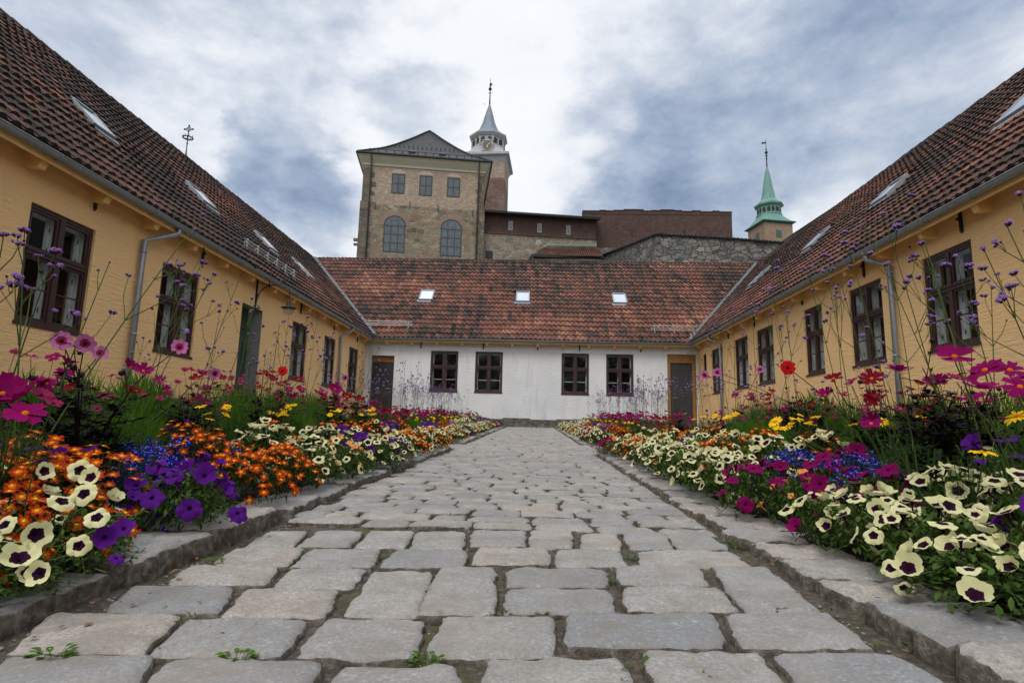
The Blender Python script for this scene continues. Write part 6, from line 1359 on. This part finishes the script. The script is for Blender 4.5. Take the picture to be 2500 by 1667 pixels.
def hero_cosmos(x, y, blooms, fol=.9):
    """a cosmos or dahlia-like plant whose large blooms stand where the photograph has them"""
    r = random.Random(int(x*555)+int(y*777)); z0 = bedz(x, y)+.03; kd0 = blooms[0][0]; o = empty('cosmos_plant', (x, y, z0), 'x', 'flower'); f = bpy.data.objects.new('foliage', r.choice(FOL['airy'])); COL.objects.link(f); f.parent = o; f.scale = (fol, fol, 1.15); mb = MB(); ends = []
    for kd, px, py, Y, sc in blooms:
        e = at(px, py, Y)-Vector((x, y, z0)); mb.rnd = r.random(); m_ = Vector((e.x*.35, e.y*.35, e.z*.55)); mb.tube([(0,0,0), m_, e*.85+Vector((0,0,.01)), e-Vector((0,0,.012))], [.0035, .003, .0022, .002], 5, 0, cap=False); ends.append((kd, e, sc))
        for k in range(5): leaf(mb, m_.lerp(e, k/6), rv(r)+Vector((0,0,.4)), .05, .003, m=0)
    mb.build('stem', [M['stem']], o)
    for kd, e, sc in ends: at_n(r.choice(FM[kd]), 'cosmos_bloom', e, (Vector((-(e.x+x)*.22, -.30, .85))+rv(r)*.40).normalized(), o, sc, r=r)
    register(o, {'cosmos': 'large-bloomed magenta', 'crimson': 'large-bloomed crimson', 'rose': 'large-bloomed rose', 'gazania': 'single-stemmed yellow'}[kd0], 'cosmos' if kd0 != 'gazania' else 'gazania', 'flower', 'middle')
hero_cosmos(1.62, 1.98, [('cosmos', 2330, 872, 1.85, 1.22), ('cosmos', 2405, 905, 1.9, 1.25), ('cosmos', 2395, 948, 1.8, 1.2)])
hero_cosmos(1.78, 2.02, [('cosmos', 2465, 905, 1.9, 1.2), ('cosmos', 2490, 945, 1.8, 1.1), ('rose', 2335, 925, 2.1, 1.3)])
hero_cosmos(1.60, 2.45, [('cosmos', 2195, 905, 2.3, 1.2), ('crimson', 2128, 925, 2.3, 1.2), ('crimson', 2130, 976, 2.2, 1.2), ('cosmos', 2127, 1035, 2.2, .95)])
hero_cosmos(1.75, 2.85, [('crimson', 2035, 925, 2.8, 1.15), ('rose', 2080, 935, 2.8, 1.3), ('cosmos', 2015, 965, 2.8, .9), ('rose', 2060, 965, 2.7, 1.3)])
hero_cosmos(-1.60, 1.72, [('cosmos', 40, 975, 1.6, 1.25), ('cosmos', 62, 1010, 1.55, 1.2), ('cosmos', 8, 962, 1.6, 1.2)])
hero_cosmos(-1.86, 2.06, [('rose', 100, 965, 2.0, 1.5), ('rose', 130, 985, 2.0, 1.2), ('cosmos', 5, 1020, 1.75, .8)])
hero_cosmos(-1.95, 2.55, [('cosmos', 350, 906, 2.5, 1.0), ('cosmos', 318, 898, 2.5, .9), ('crimson', 480, 925, 2.7, 1.0)])
hero_cosmos(-1.98, 3.75, [('crimson', 655, 920, 3.6, 1.1), ('crimson', 632, 915, 3.6, 1.0), ('crimson', 728, 927, 3.7, 1.2), ('cosmos', 715, 965, 3.6, 1.1)])
hero_cosmos(-1.90, 4.35, [('cosmos', 818, 950, 4.1, 1.2), ('crimson', 848, 968, 4.1, 1.2), ('cosmos', 785, 965, 4.1, 1.1), ('crimson', 880, 978, 4.2, 1.2)])
hero_cosmos(1.45, 2.0, [('gazania', 2400, 1106, 1.80, 1.15), ('gazania', 2485, 1018, 1.95, 1.3)], .3)
hero_cosmos(1.8, 2.9, [('gazania', 1893, 1030, 2.9, 1.2), ('gazania', 1925, 1040, 2.9, 1.2), ('gazania', 1945, 1024, 2.9, 1.1), ('gazania', 1905, 1046, 2.8, 1.1)], .5)
def leafy_stalks(x, y, H, n, label):
    r = random.Random(9); mb = MB(); z0 = bedz(x, y)+.03
    for i in range(n):
        a = r.random()*6.28; b = Vector((math.cos(a)*.06, math.sin(a)*.06, 0)); t_ = b+Vector((math.cos(a)*.07, math.sin(a)*.07, H*r.uniform(.7, 1))); mb.tube([b, b.lerp(t_, .5), t_], [.004, .003, .0015], 4, 1, cap=False)
        for k in range(46):
            t = .08+.92*k/46; mb.rnd = r.random(); az = k*2.4; leaf(mb, b.lerp(t_, t), Vector((math.cos(az), math.sin(az), .35)), .085*(1.15-t)+.015, .022*(1.15-t)+.005, droop=.35, m=0)
    o = mb.build('leafy_plant', [M['leaf_bright'], M['stem']]); o.location = (x, y, z0); tag(o, label, 'plant')
leafy_stalks(-2.15, 4.42, 1.32, 5, 'tall bright green leafy stalks without blooms in front of the yellow wing doorway')
def hero_petunias(x, y, blooms, desc):
    r = random.Random(int(x*333)+int(y*999)); z0 = bedz(x, y)+.03; o = empty('petunia_plant', (x, y, z0), 'x', 'flower'); f = bpy.data.objects.new('foliage', r.choice(FOL['petunia'])); COL.objects.link(f); f.parent = o; f.scale = (.75, .75, .8); mb = MB(); P0 = Vector((x, y, z0))
    for kd, px, py, Y, sc in blooms:
        e = at(px, py, Y)-P0; to = -(e+P0).normalized(); sc *= .86; d = (to*.8+Vector((0, 0, .5))+rv(r)*.55).normalized(); mb.rnd = r.random(); b = e-d*.05; mb.tube([Vector((e.x*.4, e.y*.4+.03, .03)), b.lerp(Vector((0, 0, .05)), .3), b], [.0025, .002, .0018], 5, 0, cap=False)
        at_n(r.choice(FM[kd][:5]), 'petunia_bloom', e, d, o, sc, r=r)
    mb.build('stem', [M['stem']], o); register(o, desc, 'petunia', 'flower', 'front')
hero_petunias(-1.36, 1.44, [('cream', 48, 1362, 1.30, 1.15), ('cream', 88, 1305, 1.34, 1.0), ('cream', 96, 1400, 1.29, .85), ('cream', 192, 1332, 1.38, .85), ('cream', 236, 1262, 1.42, .9), ('cream', 10, 1280, 1.34, .8)], 'lowest-hanging cream dark-throated')
hero_petunias(-1.44, 1.62, [('cream', 152, 1222, 1.42, 1.0), ('cream', 205, 1205, 1.46, .95), ('cream', 196, 1148, 1.50, .95), ('cream', 108, 1150, 1.48, .75), ('cream', 222, 1165, 1.5, .8)], 'orange-ringed cream dark-throated')
hero_petunias(-1.30, 1.66, [('purple', 255, 1312, 1.44, .85), ('purple', 302, 1290, 1.50, .8), ('purple', 285, 1362, 1.44, .5)], 'small low violet')
# taller leafy growth along the back of the near beds
for side in (-1, 1):
    r = random.Random(60+side); y = 2.35
    while y < 7.9:
        x = side*(2.45+r.uniform(-.08, .30)); stemmed(r.choice(('rose', 'rose', 'cosmos', 'crimson')), x, y, r.uniform(.58, .70)+.02*min(y, 5), r.randrange(4, 9), .26, 'back', 'airy', .75); green_tuft(x+side*.25, y+.15, .30, r.uniform(.56, .68)+.02*min(y, 5), 'back'); y += .36
# tall verbenas: the ones that stand out, then the rest of each bed
RV = random.Random(77)
for x, y, px, py, Y in ((-2.0, 2.15, 497, 524, 2.45), (-1.95, 1.95, 10, 570, 1.75), (-2.05, 2.1, 135, 610, 2.0), (-2.1, 2.35, 268, 640, 2.45), (-1.75, 1.95, 60, 560, 1.9), (-2.15, 2.9, 498, 606, 3.0), (-2.2, 3.0, 523, 668, 3.0), (-2.3, 3.3, 447, 668, 3.1), (-2.2, 3.5, 588, 672, 3.4), (-2.25, 3.9, 650, 676, 3.7),
    (-2.4, 4.1, 540, 742, 4.0), (-2.3, 4.3, 618, 745, 4.4), (-2.2, 4.9, 705, 775, 4.9), (-2.4, 5.2, 752, 773, 5.2), (-2.3, 5.7, 775, 775, 5.7), (-2.5, 6.0, 815, 812, 5.9), (-2.2, 6.6, 880, 820, 6.4), (-2.3, 7.1, 925, 848, 7.0),
    (2.25, 2.25, 2455, 545, 2.2), (2.3, 2.45, 2400, 605, 2.35), (2.15, 2.3, 2490, 470, 2.35), (1.95, 2.5, 2222, 475, 2.45), (2.1, 2.65, 2248, 592, 2.7), (2.0, 2.75, 2155, 520, 2.6), (2.3, 2.8, 2330, 625, 2.7), (1.85, 2.9, 2062, 565, 2.9), (2.2, 2.9, 2110, 550, 2.9), (2.05, 3.1, 2180, 665, 3.1), (2.35, 3.2, 2370, 655, 2.9), (2.2, 3.6, 2035, 630, 3.4),
    (1.9, 3.4, 2012, 622, 3.4), (2.2, 4.0, 1960, 620, 3.9), (2.0, 4.3, 1898, 635, 4.2), (2.4, 4.5, 2035, 655, 4.2), (2.2, 4.9, 1885, 685, 4.7), (1.95, 5.0, 1835, 742, 5.0), (2.35, 5.6, 1870, 720, 5.4), (2.1, 6.0, 1790, 762, 5.9), (2.3, 6.6, 1740, 790, 6.4), (2.0, 7.1, 1700, 800, 6.9), (2.4, 3.1, 2420, 700, 2.75), (2.1, 5.3, 1960, 775, 5.0)):
    t = at(px, py, Y); verbena(x, y, t, RV, 2, thick=.0042 if y < 2.6 else .0034)
for side, ya, yb, n in ((-1, 3.2, 7.9, 8), (1, 3.4, 7.6, 9)):
    for i in range(n):
        y = ya+(yb-ya)*(i+RV.random()*.8)/n; x = side*RV.uniform(2.0, 2.75); t = Vector((x+RV.uniform(-.15, .15), y+RV.uniform(-.2, .1), bedz(x, y)+RV.uniform(.85, 1.22))); verbena(x, y, t, RV, 1 if y < 6 else 1, thick=.0026)
for side, ya in ((-1, FAR_L+.1), (1, FAR_R+.1)):
    r = random.Random(33+side); y = ya; i = 0
    seq = ['cream', 'bidens', 'cream', 'cream', 'purple', 'cream', 'bidens', 'cream', 'cream', 'magenta'] if side < 0 else ['cream', 'magenta', 'cream', 'cream', 'magenta', 'cream', 'cream', 'purple', 'cream', 'bidens']
    while y < END-.1:
        xk = (XL(y)-.30) if side < 0 else (XR(y)+.30)
        far_clump(seq[i % 10], xk+side*r.uniform(-.04, .06), y, r.uniform(.21, .26), r.uniform(.22, .27), 'front', r)
        far_clump(r.choice(['bidens', 'cream', 'bidens', 'lobelia', 'cream', 'purple']), xk+side*r.uniform(.32, .42), y+.15, .24, r.uniform(.30, .36), 'middle', r)
        if i % 2 == 0: far_clump(r.choice(['cosmos', 'rose', 'crimson', 'rose']), xk+side*r.uniform(.75, .9), y+.1, .30, r.uniform(.50, .60), 'back', r)
        if i % 3 == 0: green_tuft(xk+side*.62, y+.2, .22, .42)
        if i % 3 == 1: far_clump('gazania', xk+side*.65, y+.1, .2, .44, 'middle', r)
        far_clump(r.choice(['cosmos', 'rose', 'rose', 'crimson']), xk+side*r.uniform(1.25, 1.6), y+.2, .34, r.uniform(.52, .62), 'back', r)
        for k in range(4): far_verbena(xk+side*r.uniform(.8, 2.3), y+r.uniform(0, .45), r.uniform(.78, 1.12), r)
        if i % 7 == 3: dahlia(xk+side*.95, y+.2, .66, [], 4, 'back')
        y += .45; i += 1
# low leafy filling between the plants: nobody could count it
def filling(side, y0, y1, seed):
    r = random.Random(seed); mb = MB(); n = int(900*(y1-y0)) if y0 < 5 else int(330*(y1-y0))
    for i in range(n):
        y = y0+(y1-y0)*r.random()**1.2; xa = XL(y)-.27 if side < 0 else XR(y)+.33; x = xa+side*r.random()*1.75; t = abs(x-xa); p = Vector((x, y, bedz(x, y)+.03+r.random()*min(.26, .05+t*.22))); mb.rnd = r.random()
        leaf(mb, p, rv(r)+Vector((0,0,.5)), r.uniform(.03, .07), r.uniform(.008, .022), m=0 if r.random() < .6 else 1, droop=.3)
    tag(mb.build('ground_cover', [M['leaf'], M['leaf_dark']]), kind='stuff')
filling(-1, .4, NEAR_L, 1); filling(1, .4, NEAR_R, 2); filling(-1, FAR_L, END, 3); filling(1, FAR_R, END, 4)
# grass and weeds in the joints
def joints():
    r = random.Random(5); mb = MB(); spots = []
    for i in range(2600):
        y = .5+21*r.random()**1.6; x = r.uniform(XL(y)+.05, XR(y)-.03)
        if noise.noise(Vector((x*3.1, y*2.2, 2))) < .12: continue
        spots.append((x, y))
    for x, y in spots:
        for k in range(r.randrange(3, 8)):
            a = r.random()*6.28; b = Vector((x+r.gauss(0, .016), y+r.gauss(0, .007), gz(x, y)-.010)); mb.rnd = r.random(); leaf(mb, b, Vector((math.cos(a)*.9, math.sin(a)*.9, r.uniform(.25, 1))), r.uniform(.014, .034), .006, droop=.25, seg=2)
    tag(mb.build('grass', [M['leaf_bright']]), kind='stuff')
joints()
def weed(px, py, label, n=14, s=.02):
    s *= 1.15; n = int(n*1.5)
    r = random.Random(px); g = gnd(px/.9408, py/.9408); mb = MB()
    for i in range(n):
        a = i*2.4+r.random(); q = s*.55*math.sqrt(i/n); b = Vector((g.x+q*math.cos(a), g.y+q*.6*math.sin(a), g.z-.018)); e = b+Vector((math.cos(a)*s*.6, math.sin(a)*s*.4, s*r.uniform(.35, .9))); mb.rnd = r.random(); mb.tube([b, e], .0006, 3, 1, cap=False); leaf(mb, e, Vector((math.cos(a), math.sin(a), .25)), s*r.uniform(.5, .8), s*r.uniform(.35, .5), droop=.1)
    tag(mb.build('weed', [M['leaf_bright'], M['stem']]), label, 'weed', 'weeds in the paving joints')
for a in ((978, 1512, 'round-leaved green weed in the joint at the bottom centre of the path', 14, .022), (545, 1506, 'low green weed left of centre in the second stone row', 18, .022), (120, 1500, 'low green weed at the bottom left corner of the path', 18, .026), (2140, 1425, 'leafy weed growing between two large right kerb stones', 26, .028), (2100, 1475, 'small weed at the foot of the right kerb', 8, .016),
          (1690, 1250, 'leafy weed at the right path edge below the magenta petunias', 20, .028), (490, 1290, 'low weed tuft at the left path edge beside a pale sett', 16, .024), (1448, 1275, 'small weed in the fourth joint right of the path centre', 12, .016), (880, 1272, 'small weed in the joint left of the path centre', 12, .016), (1400, 1325, 'mossy tuft between the paired oblong setts', 14, .012), (990, 1290, 'grey-green weed behind the tall sett at centre left', 14, .016)): weed(*a)

def litter():
    r = random.Random(15); mb = MB(); lf = MB()
    for i in range(420):
        y = .9+7*r.random()**1.5; side = r.random()
        x = (XL(y)+r.uniform(0, .07)) if side < .4 else ((XR(y)-r.uniform(-.01, .04)) if side < .7 else r.uniform(XL(y), XR(y))); mb.rnd = r.random()
        c = Vector((x, y, gz(x, y)-.017)); q = r.uniform(.002, .0065); mb.ball(c, q, 5, sq=.7)
    for i in range(70):
        y = 1.2+6*r.random()**1.3; x = (XL(y)+r.uniform(-.02, .14)) if r.random() < .6 else (XR(y)+r.uniform(-.06, .04)); lf.rnd = r.random(); a = r.random()*6.3
        leaf(lf, Vector((x, y, gz(x, y)+.004)), Vector((math.cos(a), math.sin(a), r.uniform(0, .4))), r.uniform(.015, .035), r.uniform(.008, .016), droop=.1)
    tag(mb.build('pebbles', M['sett'], None, True), kind='stuff'); tag(lf.build('fallen_leaves', M['straw']), kind='stuff')
litter()

def trees():
    """leafy trees beyond the courtyard entrance behind the viewer; the window panes mirror them"""
    r = random.Random(70); mb = MB()
    for i in range(3600):
        c = rv(r); c = Vector((c.x*2.9, c.y*2.9, 5.6+c.z*3.2))*1.0; k = .45+.55*r.random()**.5; p = Vector((c.x*k, c.y*k, 5.6+(c.z-5.6)*k))+rv(r)*.35*(1+noise.noise(c*.6)); mb.rnd = r.random(); leaf(mb, p, rv(r), r.uniform(.25, .45), r.uniform(.14, .24), droop=.2, seg=2)
    crown = mesh_of(mb, 'crown', [M['leaf']]); tb = MB(); tb.tube([(0, 0, 0), (.05, 0, 2.2), (-.1, .1, 4.2), (.1, 0, 6.5)], [.34, .27, .18, .06], 9)
    for k in range(6): a = k*1.05; tb.tube([(0, 0, 2.6+.25*k), (math.cos(a)*1.1, math.sin(a)*1.1, 3.9+.3*k), (math.cos(a)*2.0, math.sin(a)*2.0, 5.4+.3*k)], [.12, .08, .03], 6)
    trunk = mesh_of(tb, 'trunk', [M['stem_dry']], True)
    for x, y, s_ in ((-9, -19, 1.1), (-4.6, -17, .95), (0, -18.5, 1.05), (4.6, -17, 1.0), (9.2, -19.5, 1.15)):
        o = empty('tree', (x, y, -.6), 'leafy broad-crowned tree beyond the open end of the courtyard', 'tree', 'trees beyond the open end of the courtyard'); o.scale = (s_, s_, s_); o.rotation_euler.z = x
        for n_, me in (('trunk', trunk), ('crown', crown)): c = bpy.data.objects.new(n_, me); COL.objects.link(c); c.parent = o
trees()

# ------------------------------------------------------------------ labels : bed, row and order from the camera single each plant out
def write_labels():
    groups = {}
    for o, d, noun, cat, row in PLANTS:
        x, y = o.location.x, o.location.y; sd_ = 'left' if x < 0 else 'right'; bd = 'near' if y < 8.6 else 'far'; groups.setdefault((d, noun, cat, row, bd, sd_), []).append(o)
    for (d, noun, cat, row, bd, sd_), os_ in groups.items():
        os_.sort(key=lambda o: o.location.y)
        for i, o in enumerate(os_):
            if '_k' in o: del o['_k']
            n = ordinal(i+1); first = 'nearest' if i == 0 else n+' nearest'
            tag(o, '%s %s %s in the %s row of the %s %s bed' % (first, d, noun, row, bd, sd_) if len(os_) > 1 else '%s %s in the %s row of the %s %s bed' % (d, noun, row, bd, sd_), noun.split()[-1] if noun != 'feathery plant' else 'plant', '%s %ss of the flower beds' % (d, noun))
write_labels()
